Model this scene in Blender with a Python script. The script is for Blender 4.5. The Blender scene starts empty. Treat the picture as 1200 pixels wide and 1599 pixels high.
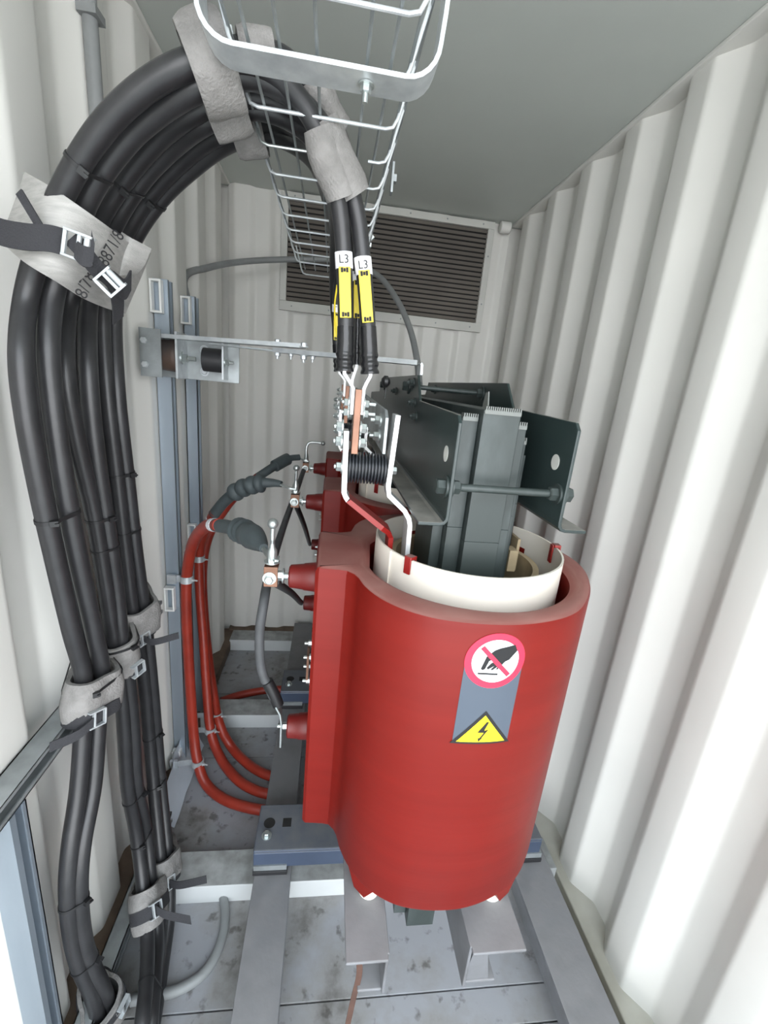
import bpy, math, random
from mathutils import Vector, Matrix, noise
random.seed(7)
S = bpy.context.scene
COL = S.collection
PI = math.pi

# ------------------------------------------------------------------ camera
RX = Vector((0.9896, -0.0573, 0.1313)); UP = Vector((-0.1100, 0.2830, 0.9530)); ZZ = Vector((0.0923, 0.9574, -0.2730))
CAMP = Vector((0, 0, 1.53)); FPX = 687.7
# rows above are world X, Y, Z expressed in (right, up, forward)
right = Vector((RX[0], UP[0], ZZ[0])).normalized()
fwd = Vector((RX[2], UP[2], ZZ[2])).normalized()
right = (right - fwd*right.dot(fwd)).normalized()
up = right.cross(fwd).normalized()
cd = bpy.data.cameras.new('camera'); cam = bpy.data.objects.new('camera', cd); COL.objects.link(cam)
cam.matrix_world = Matrix.Translation(CAMP) @ Matrix((right, up, -fwd)).transposed().to_4x4()
cd.sensor_fit = 'HORIZONTAL'; cd.sensor_width = 36.0; cd.lens = 36.0*FPX/1200.0
cd.clip_start = 0.02
S.camera = cam
S.view_settings.view_transform = 'Standard'; S.view_settings.look = 'None'
S.view_settings.gamma = 1.0; S.view_settings.use_curve_mapping = False
S.view_settings.exposure = 1.18

# ------------------------------------------------------------------ daylight
W = bpy.data.worlds.new('sky'); S.world = W; W.use_nodes = True
nt = W.node_tree; nt.nodes.clear()
wo = nt.nodes.new('ShaderNodeOutputWorld'); bg = nt.nodes.new('ShaderNodeBackground')
tc = nt.nodes.new('ShaderNodeTexCoord'); sp = nt.nodes.new('ShaderNodeSeparateXYZ'); rp = nt.nodes.new('ShaderNodeValToRGB')
nt.links.new(tc.outputs['Generated'], sp.inputs[0]); nt.links.new(sp.outputs[2], rp.inputs[0])
rp.color_ramp.elements[0].position = 0.0; rp.color_ramp.elements[0].color = (0.96, 0.975, 1.0, 1)
rp.color_ramp.elements[1].position = 0.8; rp.color_ramp.elements[1].color = (0.78, 0.90, 1.0, 1)
nt.links.new(rp.outputs[0], bg.inputs[0]); bg.inputs[1].default_value = 3.0
nt.links.new(bg.outputs[0], wo.inputs[0])

def at(u, v, y=None, x=None, z=None):
    """world point on the plane y=, x= or z= seen at photo position u, v"""
    r = right*(u-600.0) - up*(v-799.5) + fwd*FPX
    if y is not None: t = (y-CAMP.y)/r.y
    elif x is not None: t = (x-CAMP.x)/r.x
    else: t = (z-CAMP.z)/r.z
    return CAMP + r*t

# ------------------------------------------------------------------ materials
def mat(name, col, rough=0.5, metal=0.0, var=0.0, scale=8.0, bump=0.0, bscale=60.0, col2=None, spec=None, stretch=(1, 1, 1), lo=0.35, hi=0.65, dust=None, coat=0.0):
    m = bpy.data.materials.new(name); m.use_nodes = True
    n = m.node_tree.nodes; l = m.node_tree.links; b = n['Principled BSDF']
    b.inputs['Roughness'].default_value = rough; b.inputs['Metallic'].default_value = metal
    if spec is not None: b.inputs['Specular IOR Level'].default_value = spec
    if coat: b.inputs['Coat Weight'].default_value = coat; b.inputs['Coat Roughness'].default_value = 0.25
    b.inputs['Base Color'].default_value = (*col, 1)
    tcn = n.new('ShaderNodeTexCoord'); mp = n.new('ShaderNodeMapping'); mp.inputs['Scale'].default_value = stretch
    l.new(tcn.outputs['Object'], mp.inputs[0])
    out = None
    if var or col2:
        c2 = col2 or tuple(max(0, c*(1-var)) for c in col)
        t = n.new('ShaderNodeTexNoise'); t.inputs['Scale'].default_value = scale; t.inputs['Detail'].default_value = 5
        l.new(mp.outputs[0], t.inputs[0])
        r = n.new('ShaderNodeValToRGB'); r.color_ramp.elements[0].position = lo; r.color_ramp.elements[1].position = hi
        r.color_ramp.elements[0].color = (*c2, 1); r.color_ramp.elements[1].color = (*col, 1)
        l.new(t.outputs[0], r.inputs[0]); out = r.outputs[0]
    if dust:
        g = n.new('ShaderNodeNewGeometry'); s = n.new('ShaderNodeSeparateXYZ'); l.new(g.outputs['Normal'], s.inputs[0])
        mr = n.new('ShaderNodeMapRange'); mr.inputs[1].default_value = 0.75; mr.inputs[2].default_value = 0.95
        l.new(s.outputs[2], mr.inputs[0])
        t2 = n.new('ShaderNodeTexNoise'); t2.inputs['Scale'].default_value = 22; t2.inputs['Detail'].default_value = 6; l.new(mp.outputs[0], t2.inputs[0])
        mu = n.new('ShaderNodeMath'); mu.operation = 'MULTIPLY'; l.new(mr.outputs[0], mu.inputs[0])
        mr2 = n.new('ShaderNodeMapRange'); mr2.inputs[1].default_value = 0.3; mr2.inputs[2].default_value = 0.7; mr2.inputs[3].default_value = 0.45; mr2.inputs[4].default_value = 0.9
        l.new(t2.outputs[0], mr2.inputs[0]); l.new(mr2.outputs[0], mu.inputs[1])
        mx = n.new('ShaderNodeMix'); mx.data_type = 'RGBA'; l.new(mu.outputs[0], mx.inputs[0])
        if out: l.new(out, mx.inputs[6])
        else: mx.inputs[6].default_value = (*col, 1)
        mx.inputs[7].default_value = (*dust, 1); out = mx.outputs[2]
        rr = n.new('ShaderNodeMapRange'); rr.inputs[3].default_value = rough; rr.inputs[4].default_value = 0.85
        l.new(mu.outputs[0], rr.inputs[0]); l.new(rr.outputs[0], b.inputs['Roughness'])
    if out: l.new(out, b.inputs['Base Color'])
    if bump:
        t3 = n.new('ShaderNodeTexNoise'); t3.inputs['Scale'].default_value = bscale; t3.inputs['Detail'].default_value = 4; l.new(mp.outputs[0], t3.inputs[0])
        bp = n.new('ShaderNodeBump'); bp.inputs['Strength'].default_value = bump; bp.inputs['Distance'].default_value = 0.004
        l.new(t3.outputs[0], bp.inputs['Height']); l.new(bp.outputs[0], b.inputs['Normal'])
    return m

M = dict(
 wall=mat('white_wall_paint', (0.74, 0.73, 0.69), 0.42, var=0.05, scale=3, bump=0.05, bscale=25),
 ceil=mat('grey_ceiling_paint', (0.56, 0.59, 0.555), 0.5, var=0.06, scale=2, bump=0.04, bscale=120),
 floor=None,
 base=mat('cream_base_paint', (0.50, 0.49, 0.43), 0.6, col2=(0.36, 0.34, 0.28), scale=5, bump=0.1),
 beam=mat('white_beam_paint', (0.66, 0.68, 0.68), 0.5, var=0.1, scale=6, dust=(0.20, 0.20, 0.185)),
 rail=mat('grey_steel_rail', (0.22, 0.225, 0.24), 0.5, 0.35, col2=(0.15, 0.15, 0.155), scale=9, bump=0.12, bscale=90, dust=(0.30, 0.295, 0.30)),
 galv=mat('galvanised_steel', (0.62, 0.65, 0.66), 0.42, 0.45, col2=(0.47, 0.50, 0.52), scale=30, bump=0.05, bscale=200),
 galvdull=mat('dull_galvanised_steel', (0.42, 0.45, 0.46), 0.5, 0.6, col2=(0.27, 0.29, 0.29), scale=14),
 strut=mat('galvanised_strut', (0.50, 0.57, 0.64), 0.38, 0.7, col2=(0.40, 0.47, 0.54), scale=10, stretch=(1, 1, .15)),
 zinc=mat('bright_zinc', (0.52, 0.56, 0.55), 0.3, 0.8),
 white=mat('white_paint', (0.82, 0.82, 0.80), 0.4),
 tin=mat('tinned_busbar', (0.66, 0.67, 0.67), 0.35, 0.4, var=0.15, scale=20),
 copper=mat('copper', (0.26, 0.135, 0.09), 0.4, 0.6, var=0.25, scale=25),
 earth=mat('brown_copper_strap', (0.12, 0.062, 0.045), 0.6, 0.3, var=0.3, scale=20),
 black=mat('black_cable_jacket', (0.028, 0.028, 0.030), 0.36, var=0.25, scale=30, bump=0.05, bscale=150),
 tape=mat('black_tape', (0.012, 0.012, 0.013), 0.22, bump=0.3, bscale=60),
 tie=mat('black_nylon', (0.015, 0.015, 0.016), 0.4),
 web=mat('black_webbing', (0.03, 0.03, 0.034), 0.85, bump=0.4, bscale=400),
 foam=mat('grey_foam', (0.27, 0.26, 0.25), 0.95, var=0.25, scale=40, bump=0.6, bscale=260),
 felt=mat('grey_felt', (0.48, 0.47, 0.45), 0.9, var=0.2, scale=30, bump=0.4, bscale=200, stretch=(1, 1, 6)),
 ink=mat('ink', (0.008, 0.008, 0.009), 0.7),
 resin=mat('red_cast_resin', (0.170, 0.0085, 0.005), 0.45, col2=(0.150, 0.007, 0.004), scale=4, stretch=(.4, .4, 7), bump=0.04, bscale=14, dust=(0.35, 0.185, 0.16), spec=0.22),
 resin2=mat('red_bushing_resin', (0.17, 0.009, 0.007), 0.42, var=0.2, scale=12),
 redp=mat('red_paint', (0.24, 0.011, 0.009), 0.35, dust=(0.26, 0.19, 0.17)),
 redc=mat('red_cable_jacket', (0.36, 0.035, 0.018), 0.42, var=0.25, scale=14),
 cream=mat('cream_insulating_barrier', (0.82, 0.77, 0.68), 0.5, var=0.05, scale=9),
 tan=mat('tan_insulation', (0.46, 0.36, 0.22), 0.55, var=0.3, scale=18),
 green=mat('green_grey_enamel', (0.026, 0.040, 0.039), 0.32, var=0.2, scale=9, dust=(0.33, 0.31, 0.28)),
 core=mat('grey_green_core_paint', (0.030, 0.040, 0.038), 0.45, col2=(0.062, 0.076, 0.075), scale=13, stretch=(1, 1, .4), lo=.32, hi=.5, bump=0.08),
 coredark=mat('dark_core_edge', (0.035, 0.048, 0.048), 0.5),
 sheet=mat('laminations_edge', (0.16, 0.17, 0.16), 0.5, 0.3),
 blue=mat('blue_grey_enamel', (0.055, 0.075, 0.12), 0.38, var=0.2, scale=10, dust=(0.17, 0.175, 0.18)),
 boot=mat('grey_silicone_boot', (0.085, 0.105, 0.11), 0.5, var=0.2, scale=20),
 hose=mat('grey_sleeving', (0.075, 0.078, 0.082), 0.6, var=0.2, scale=40),
 ribb=mat('black_ribbed_resin', (0.022, 0.025, 0.03), 0.35, dust=(0.10, 0.10, 0.10)),
 rubber=mat('brown_rubber', (0.085, 0.05, 0.035), 0.6, col2=(0.03, 0.028, 0.028), scale=12),
 rubberk=mat('black_rubber', (0.02, 0.02, 0.022), 0.5),
 grille=mat('grey_louvre_paint', (0.24, 0.215, 0.19), 0.5, 0.2, var=0.2, scale=5),
 frame=mat('louvre_frame_paint', (0.60, 0.60, 0.56), 0.5, var=0.1, scale=6),
 dark=mat('dark_void', (0.02, 0.019, 0.018), 0.8),
 conduit=mat('grey_conduit', (0.27, 0.28, 0.28), 0.5, var=0.15, scale=20),
 yellow=mat('yellow_tag', (0.85, 0.66, 0.03), 0.4),
 ysign=mat('yellow_sign', (0.95, 0.72, 0.01), 0.4),
 rsign=mat('red_sign', (0.75, 0.02, 0.06), 0.4),
 wsign=mat('white_sign', (0.88, 0.88, 0.90), 0.4),
 gsign=mat('slate_sign', (0.065, 0.082, 0.11), 0.4),
 plast=mat('pale_plastic_sheet', (0.62, 0.68, 0.74), 0.4, var=0.15, scale=8),
 ply=mat('brown_plywood', (0.17, 0.12, 0.085), 0.8, var=0.5, scale=9, bump=0.3),
 outer=mat('pale_gravel', (0.42, 0.41, 0.38), 0.9, var=0.2, scale=3),
)

def floor_material():
    m = bpy.data.materials.new('painted_floor_boards'); m.use_nodes = True
    n = m.node_tree.nodes; l = m.node_tree.links; b = n['Principled BSDF']
    tc = n.new('ShaderNodeTexCoord')
    t = n.new('ShaderNodeTexNoise'); t.inputs['Scale'].default_value = 4.5; t.inputs['Detail'].default_value = 7; t.inputs['Roughness'].default_value = 0.62
    l.new(tc.outputs['Object'], t.inputs[0])
    r = n.new('ShaderNodeValToRGB'); e = r.color_ramp.elements
    e[0].position = 0.30; e[0].color = (0.12, 0.11, 0.10, 1); e[1].position = 0.56; e[1].color = (0.33, 0.335, 0.355, 1)
    k = e.new(0.44); k.color = (0.29, 0.285, 0.28, 1)
    l.new(t.outputs[0], r.inputs[0])
    v = n.new('ShaderNodeTexNoise'); v.inputs['Scale'].default_value = 26; v.inputs['Detail'].default_value = 3; l.new(tc.outputs['Object'], v.inputs[0])
    r2 = n.new('ShaderNodeValToRGB'); r2.color_ramp.elements[0].position = 0.30; r2.color_ramp.elements[0].color = (0.35, 0.33, 0.31, 1)
    r2.color_ramp.elements[1].position = 0.40; r2.color_ramp.elements[1].color = (1, 1, 1, 1); l.new(v.outputs[0], r2.inputs[0])
    mx = n.new('ShaderNodeMix'); mx.data_type = 'RGBA'; mx.blend_type = 'MULTIPLY'; mx.inputs[0].default_value = 0.8
    l.new(r.outputs[0], mx.inputs[6]); l.new(r2.outputs[0], mx.inputs[7]); l.new(mx.outputs[2], b.inputs['Base Color'])
    b.inputs['Roughness'].default_value = 0.55
    bp = n.new('ShaderNodeBump'); bp.inputs['Strength'].default_value = 0.15; bp.inputs['Distance'].default_value = 0.004
    l.new(t.outputs[0], bp.inputs['Height']); l.new(bp.outputs[0], b.inputs['Normal'])
    return m
M['floor'] = floor_material()

# ------------------------------------------------------------------ mesh helpers
def V(*a): return Vector(a)
def perp(d):
    d = d.normalized(); a = V(0, 0, 1) if abs(d.z) < 0.85 else V(0, 1, 0)
    u = d.cross(a).normalized(); return u, d.cross(u).normalized()
def spline(pts, n=8):
    P = [Vector(p) for p in pts]
    if len(P) < 3: return P
    P = [P[0]*2-P[1]] + P + [P[-1]*2-P[-2]]
    out = []
    for i in range(1, len(P)-2):
        p0, p1, p2, p3 = P[i-1:i+3]
        for k in range(n):
            t = k/n
            out.append(0.5*((2*p1)+(p2-p0)*t+(2*p0-5*p1+4*p2-p3)*t*t+(3*p1-p0-3*p2+p3)*t**3))
    out.append(P[-2]); return out
class MB:
    def __init__(s): s.v = []; s.f = []; s.m = []
    def add(s, vs, fs, mi=0):
        o = len(s.v); s.v += [tuple(v) for v in vs]; s.f += [tuple(o+i for i in f) for f in fs]; s.m += [mi]*len(fs); return s
    def obox(s, c, a, b, d, mi=0):
        c = Vector(c); a = Vector(a); b = Vector(b); d = Vector(d)
        vs = [c+a*i+b*j+d*k for k in (-1, 1) for j in (-1, 1) for i in (-1, 1)]
        return s.add(vs, [(0, 2, 3, 1), (4, 5, 7, 6), (0, 1, 5, 4), (2, 6, 7, 3), (0, 4, 6, 2), (1, 3, 7, 5)], mi)
    def box(s, x0, x1, y0, y1, z0, z1, mi=0):
        return s.obox(((x0+x1)/2, (y0+y1)/2, (z0+z1)/2), (abs(x1-x0)/2, 0, 0), (0, abs(y1-y0)/2, 0), (0, 0, abs(z1-z0)/2), mi)
    def bar(s, p, q, w, t, wd=None, mi=0):
        p = Vector(p); q = Vector(q); d = q-p
        wd = Vector(wd).normalized() if wd is not None else perp(d)[0]
        td = d.cross(wd).normalized()
        return s.obox((p+q)/2, wd*w/2, td*t/2, d/2, mi)
    def lathe(s, prof, o, d, n=24, mi=0, cap=True):
        o = Vector(o); d = Vector(d).normalized(); u, w = perp(d); vs = []; fs = []
        for (h, r) in prof:
            for k in range(n):
                a = 2*PI*k/n; vs.append(o+d*h+(u*math.cos(a)+w*math.sin(a))*r)
        for i in range(len(prof)-1):
            for k in range(n):
                k2 = (k+1) % n; fs.append((i*n+k, i*n+k2, (i+1)*n+k2, (i+1)*n+k))
        if cap:
            fs.append(tuple(range(n))[::-1]); fs.append(tuple(range((len(prof)-1)*n, len(prof)*n)))
        return s.add(vs, fs, mi)
    def cyl(s, p, q, r, r2=None, n=20, mi=0, ph=0):
        p = Vector(p); q = Vector(q); L = (q-p).length
        return s.lathe([(0, r), (L, r if r2 is None else r2)], p, q-p, n, mi)
    def ball(s, c, r, n=14):
        prof = [(-r*math.cos(PI*i/n), max(1e-4, r*math.sin(PI*i/n))) for i in range(n+1)]
        return s.lathe(prof, c, (0, 0, 1), 16)
    def tube(s, pts, r, n=12, mi=0, closed=False):
        P = [Vector(p) for p in pts]; N = len(P); vs = []; fs = []
        T = []
        for i in range(N):
            a = P[(i-1) % N] if (closed or i > 0) else P[0]; b = P[(i+1) % N] if (closed or i < N-1) else P[-1]
            T.append((b-a).normalized())
        u, w = perp(T[0])
        for i in range(N):
            u = (u-T[i]*u.dot(T[i])).normalized(); w = T[i].cross(u)
            rr = r[i] if isinstance(r, (list, tuple)) else r
            for k in range(n):
                a = 2*PI*k/n; vs.append(P[i]+(u*math.cos(a)+w*math.sin(a))*rr)
        for i in range(N if closed else N-1):
            j = (i+1) % N
            for k in range(n):
                k2 = (k+1) % n; fs.append((i*n+k, i*n+k2, j*n+k2, j*n+k))
        if not closed: fs.append(tuple(range(n))[::-1]); fs.append(tuple(range((N-1)*n, N*n)))
        return s.add(vs, fs, mi)
    def strip(s, pts, wd, w, t, mi=0, closed=False):
        """flat bar of width w (along wd) and thickness t swept along pts"""
        P = [Vector(p) for p in pts]; N = len(P); wd = Vector(wd).normalized(); vs = []; fs = []
        for i in range(N):
            a = P[(i-1) % N] if (closed or i > 0) else P[0]; b = P[(i+1) % N] if (closed or i < N-1) else P[-1]
            d = (b-a).normalized(); nn = d.cross(wd).normalized()
            k = 1.0
            if (closed or 0 < i < N-1):
                e = (P[(i+1) % N]-P[i]).normalized(); c = max(0.5, e.dot(d)); k = 1/c
            for (i1, j1) in ((-1, -1), (1, -1), (1, 1), (-1, 1)): vs.append(P[i]+wd*i1*w/2+nn*j1*t/2*k)
        for i in range(N if closed else N-1):
            j = (i+1) % N
            for k in range(4):
                k2 = (k+1) % 4; fs.append((i*4+k, i*4+k2, j*4+k2, j*4+k))
        if not closed: fs += [(3, 2, 1, 0), tuple((N-1)*4+k for k in range(4))]
        return s.add(vs, fs, mi)
    def prism(s, poly, f, a, b, mi=0):
        """poly of 2D points, f(p, h) -> 3D"""
        n = len(poly); vs = [f(p, a) for p in poly]+[f(p, b) for p in poly]
        fs = [tuple(range(n))[::-1], tuple(range(n, 2*n))]+[(k, (k+1) % n, n+(k+1) % n, n+k) for k in range(n)]
        return s.add(vs, fs, mi)
    def loops(s, L, mi=0, closed=True, capends=False):
        n = len(L[0]); vs = [p for l in L for p in l]; fs = []
        for i in range(len(L)-(0 if closed else 1)):
            j = (i+1) % len(L)
            for k in range(n):
                k2 = (k+1) % n; fs.append((i*n+k, i*n+k2, j*n+k2, j*n+k))
        if capends: fs.append(tuple(range(n))[::-1]); fs.append(tuple(range((len(L)-1)*n, len(L)*n)))
        return s.add(vs, fs, mi)
    def bolt(s, p, d, r=0.007, shank=0.0, washer=True, mi=0):
        p = Vector(p); d = Vector(d).normalized()
        if washer: s.lathe([(0, r*1.45), (r*.3, r*1.45)], p, d, 18, mi)
        s.lathe([(r*.3, r), (r*1.25, r), (r*1.4, r*.8)], p, d, 6, mi)
        if shank: s.lathe([(r*1.3, r*.5), (r*1.3+shank, r*.5)], p, d, 10, mi)
        return s
    def build(s, name, m, parent=None, smooth=35, bevel=0.0, origin=None):
        if origin is None:
            xs = [v[0] for v in s.v]; ys = [v[1] for v in s.v]; zs = [v[2] for v in s.v]
            origin = Vector(((min(xs)+max(xs))/2, (min(ys)+max(ys))/2, min(zs)))
        origin = Vector(origin)
        me = bpy.data.meshes.new(name); me.from_pydata([tuple(Vector(v)-origin) for v in s.v], [], s.f); me.update()
        for x in (m if isinstance(m, (list, tuple)) else [m]): me.materials.append(x)
        for p, k in zip(me.polygons, s.m): p.material_index = k
        import bmesh
        bm = bmesh.new(); bm.from_mesh(me); bmesh.ops.recalc_face_normals(bm, faces=bm.faces); bm.to_mesh(me); bm.free()
        if smooth:
            for p in me.polygons: p.use_smooth = True
            me.set_sharp_from_angle(angle=math.radians(smooth))
        o = bpy.data.objects.new(name, me); COL.objects.link(o)
        if parent is None: o.location = origin
        else:
            o.parent = parent; o.location = origin - wloc(parent)
        if bevel:
            b = o.modifiers.new('bevel', 'BEVEL'); b.width = bevel; b.segments = 2; b.limit_method = 'ANGLE'; b.angle_limit = math.radians(40)
        return o
def wloc(o):
    p = Vector(o.location)
    while o.parent: o = o.parent; p += Vector(o.location)
    return p
def tag(o, label, cat, group=None, kind=None):
    o['label'] = label
    if cat: o['category'] = cat
    if group: o['group'] = group
    if kind: o['kind'] = kind
    return o
def plab(o, label): o['label'] = label; return o
def struct(o, label=None, cat=None):
    o['kind'] = 'structure'
    if label: o['label'] = label
    if cat: o['category'] = cat
    return o
def empty(name, loc):
    o = bpy.data.objects.new(name, None); COL.objects.link(o); o.location = loc; o.empty_display_size = 0.05; return o
def copy_tree(o, off, parent=None):
    c = o.copy(); COL.objects.link(c)
    c.parent = parent if parent is not None else o.parent
    if off is not None: c.location = Vector(o.location)+Vector(off)
    for ch in list(o.children): copy_tree(ch, None, c)
    return c
def text_mesh(txt, origin, ex, ey, size, depth=0.0004):
    cu = bpy.data.curves.new('t', 'FONT'); cu.body = txt; cu.size = 1.0; cu.align_x = 'CENTER'; cu.align_y = 'CENTER'; cu.extrude = 0
    o = bpy.data.objects.new('t', cu); COL.objects.link(o)
    dg = bpy.context.evaluated_depsgraph_get(); me = bpy.data.meshes.new_from_object(o.evaluated_get(dg))
    vs = [origin+ex*(v.co.x*size)+ey*(v.co.y*size) for v in me.vertices]; fs = [tuple(p.vertices) for p in me.polygons]
    bpy.data.objects.remove(o); bpy.data.curves.remove(cu); bpy.data.meshes.remove(me)
    return vs, fs

# ================================================================== SETTING
XL, XR, YB, ZC = -0.53, 0.85, 2.42, 2.36
YF = -0.45
struct(MB().box(-3, 3.5, -4.5, YF, -0.36, -0.30).build('ground', M['outer'], smooth=0))
fl = MB()
ys = [YF, -0.1, 0.335, 0.665, 0.742, 1.13, 1.52, 1.91, 2.30, YB+.05]
for a, b in zip(ys[:-1], ys[1:]): fl.box(XL-.05, XR+.06, a+.0018, b-.0018, -0.03, 0.0)
struct(fl.build('floor', M['floor'], smooth=0, bevel=0.0012))
struct(MB().box(XL-.1, XR+.1, YF, YB+.05, -0.06, -0.031).build('trim_1', M['dark'], smooth=0))
struct(MB().box(XL-.1, XR+.1, YF, YB+.08, ZC, ZC+.03).build('ceiling', M['ceil'], smooth=0))

def corrug(y0, y1, pitch, phase, depth, inner, slope, outer):
    """list of (y, d): d=0 on the inner flat, depth on the outer flat"""
    pts = []; y = phase
    while y > y0-pitch: y -= pitch
    while y < y1+pitch:
        pts += [(y, 0), (y+inner, 0), (y+inner+slope, depth), (y+inner+slope+outer, depth)]; y += pitch
    pts = [p for p in pts if y0-1e-6 <= p[0] <= y1+1e-6]
    out = [pts[0]]; rr = .009
    for a, b, c in zip(pts[:-2], pts[1:-1], pts[2:]):
        la = math.hypot(b[0]-a[0], b[1]-a[1]); lc = math.hypot(c[0]-b[0], c[1]-b[1]); k = min(rr, la*.4, lc*.4)
        p = (b[0]+(a[0]-b[0])*k/la, b[1]+(a[1]-b[1])*k/la); q = (b[0]+(c[0]-b[0])*k/lc, b[1]+(c[1]-b[1])*k/lc)
        for t in (0, .25, .5, .75, 1): out.append(((1-t)**2*p[0]+2*t*(1-t)*b[0]+t*t*q[0], (1-t)**2*p[1]+2*t*(1-t)*b[1]+t*t*q[1]))
    return out+[pts[-1]]
def wallmesh(prof, f, z0, z1, th=0.004):
    m = MB(); n = len(prof); vs = []
    for (a, d) in prof: vs += [f(a, d, z0), f(a, d, z1), f(a, d+th, z0), f(a, d+th, z1)]
    fs = []
    for i in range(n-1):
        k = 4*i; fs += [(k, k+4, k+5, k+1), (k+2, k+3, k+7, k+6), (k, k+2, k+6, k+4), (k+1, k+5, k+7, k+3)]
    m.add(vs, fs); return m
pr = corrug(YF, YB+.02, 0.2585, 1.208, 0.045, 0.075, 0.062, 0.062)
w = wallmesh(pr, lambda a, d, z: V(XR+d, a, z), 0.055, ZC).build('wall_right', M['wall'], smooth=60); struct(w)
pr = corrug(YF, YB+.02, 0.2585, 0.90, 0.036, 0.105, 0.045, 0.065)
w = wallmesh(pr, lambda a, d, z: V(XL-d, a, z), 0.055, ZC).build('wall_left', M['wall'], smooth=60); struct(w)
pr = corrug(XL-.04, XR+.04, 0.19, -0.5, 0.018, 0.065, 0.03, 0.065)
w = wallmesh(pr, lambda a, d, z: V(a, YB+d, z), 0.07, ZC).build('wall_back', M['wall'], smooth=0, bevel=0.005); struct(w)
# unseen outer skins added so daylight only comes through the open door side
struct(MB().box(XR+.055, XR+.075, YF, YB+.08, -0.06, ZC+.03).build('light_block_right', M['wall'], smooth=0))
struct(MB().box(XL-.075, XL-.055, YF, YB+.08, -0.06, ZC+.03).build('light_block_left', M['wall'], smooth=0))
struct(MB().box(XL-.075, XR+.075, YB+.05, YB+.08, -0.06, ZC+.03).build('light_block_back', M['wall'], smooth=0))
# rails round the top and bottom of the walls
struct(MB().box(XR-.012, XR+.05, YF, YB, ZC-.012, ZC).build('trim_2', M['wall'], smooth=0, bevel=0.003))
struct(MB().box(XL-.05, XL+.010, YF, YB, ZC-.012, ZC).build('trim_3', M['wall'], smooth=0, bevel=0.003))
struct(MB().box(XR-.03, XR+.05, YF, YB, 0.0, 0.055).build('baseboard_right', M['base'], smooth=0, bevel=0.004))
struct(MB().box(XL-.05, XL+.035, YF, YB, 0.0, 0.058).build('baseboard_left', M['ply'], smooth=0, bevel=0.004))
struct(MB().box(XL, XR, YB-.03, YB+.03, 0.0, 0.07).build('baseboard_back', M['ply'], smooth=0, bevel=0.004))
# corner casting at the far right of the ceiling
cb = MB().lathe([(0, .02), (.004, .026), (.05, .026), (.055, .02)], (XR-.085, YB-.03, ZC-.028), (1, 0, 0), 16)
tag(cb.build('corner_fitting', M['wall']), 'rounded painted fitting tucked in the far right ceiling corner', 'fitting')

# ---- louvre on the back wall
lou = empty('ventilation_louvre', (0.23, YB-.012, 1.84))
tag(lou, 'dark slatted ventilation louvre in a white frame high on the back wall', 'louvre')
x0, x1, z0, z1 = -0.285, 0.745, 1.845, 2.352
fb = 0.032
fr = MB()
fr.box(x0, x1, YB-.020, YB, z1-fb, z1).box(x0, x1, YB-.020, YB, z0, z0+fb+.012)
fr.box(x0, x0+fb, YB-.020, YB, z0+fb+.012, z1-fb).box(x1-fb, x1, YB-.020, YB, z0+fb+.012, z1-fb)
fr.build('louvre_frame', M['frame'], lou, smooth=0, bevel=0.002)
sl = MB(); ns = 20; zz0 = z0+fb+.012; hh = (z1-fb-zz0)/ns
for i in range(ns):
    zc = zz0+hh*(i+.5)
    sl.obox(((x0+x1)/2, YB-.010, zc), ((x1-x0)/2-fb, 0, 0), (0, .0050, .0078), (0, .0009, -.0006))
sl.build('louvre_slats', M['grille'], lou, smooth=0)
MB().box(x0+fb, x1-fb, YB-.003, YB-.001, zz0, z1-fb).build('louvre_backing', M['dark'], lou, smooth=0)
for (sx, sz) in [(x0+.06+i*(x1-x0-.12)/5, zz) for i in range(6) for zz in (z0+.022, z1-.015)]+[(x1-.015, 1.98), (x1-.015, 2.2)]:
    MB().lathe([(0, .004), (.002, .003)], (sx, YB-.020, sz), (0, -1, 0), 10).build('screw', M['galvdull'], lou)

# ---- floor crossbeams, rails
BEAMY = (0.985, 1.685, 2.28); BH = 0.068
labs = ['near white-fronted floor crossbeam just in front of the transformer base', 'middle white-fronted floor crossbeam behind the lower red bushing', 'far white-fronted floor crossbeam close to the back wall']
proto = None
for y, lb in zip(BEAMY, labs):
    if proto is None:
        proto = MB().box(XL+.03, XR-.03, y, y+.105, 0.0, BH).build('floor_crossbeam', M['beam'], smooth=0, bevel=0.002); o = proto
    else: o = copy_tree(proto, (0, y-BEAMY[0], 0))
    tag(o, lb, 'crossbeam', 'crossbeams on the container floor')
RZ0, RZ1 = BH, 0.128
def rail(xa, xb, lb):
    m = MB(); t = .007
    m.box(xa, xb, 0.02, YB-.04, RZ1-t, RZ1).box(xa, xa+t, 0.02, YB-.04, RZ0, RZ1-t).box(xb-t, xb, 0.02, YB-.04, RZ0, RZ1-t)
    return tag(m.build('steel_rail', M['rail'], smooth=0, bevel=0.0015), lb, 'rail', 'steel rails under the transformer')
rail(-0.145, -0.040, 'long grey steel floor rail left of the red transformer')
rail(0.640, 0.765, 'long grey steel floor rail along the right-hand corrugated wall')
# blocking angle along the right wall beside the rail
tag(MB().box(0.775, 0.782, 0.0, YB-.05, 0.0, 0.085).box(0.782, 0.815, 0.0, YB-.05, 0.0, 0.006).build('floor_angle', M['base'], smooth=0), 'thin cream floor angle between right rail and corrugated wall', 'angle')

# ================================================================== TRANSFORMER
CX, CY, R, RI, ZT, ZB = 0.290, 0.822, 0.258, 0.206, 1.205, 0.592
KY = 0.850
DY = 0.60
tr = empty('dry_type_transformer', (CX, CY+DY, 0.13))
tag(tr, 'big three-phase cast resin transformer with red coils and dark green core clamps', 'transformer')
YT = 0.862
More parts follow.
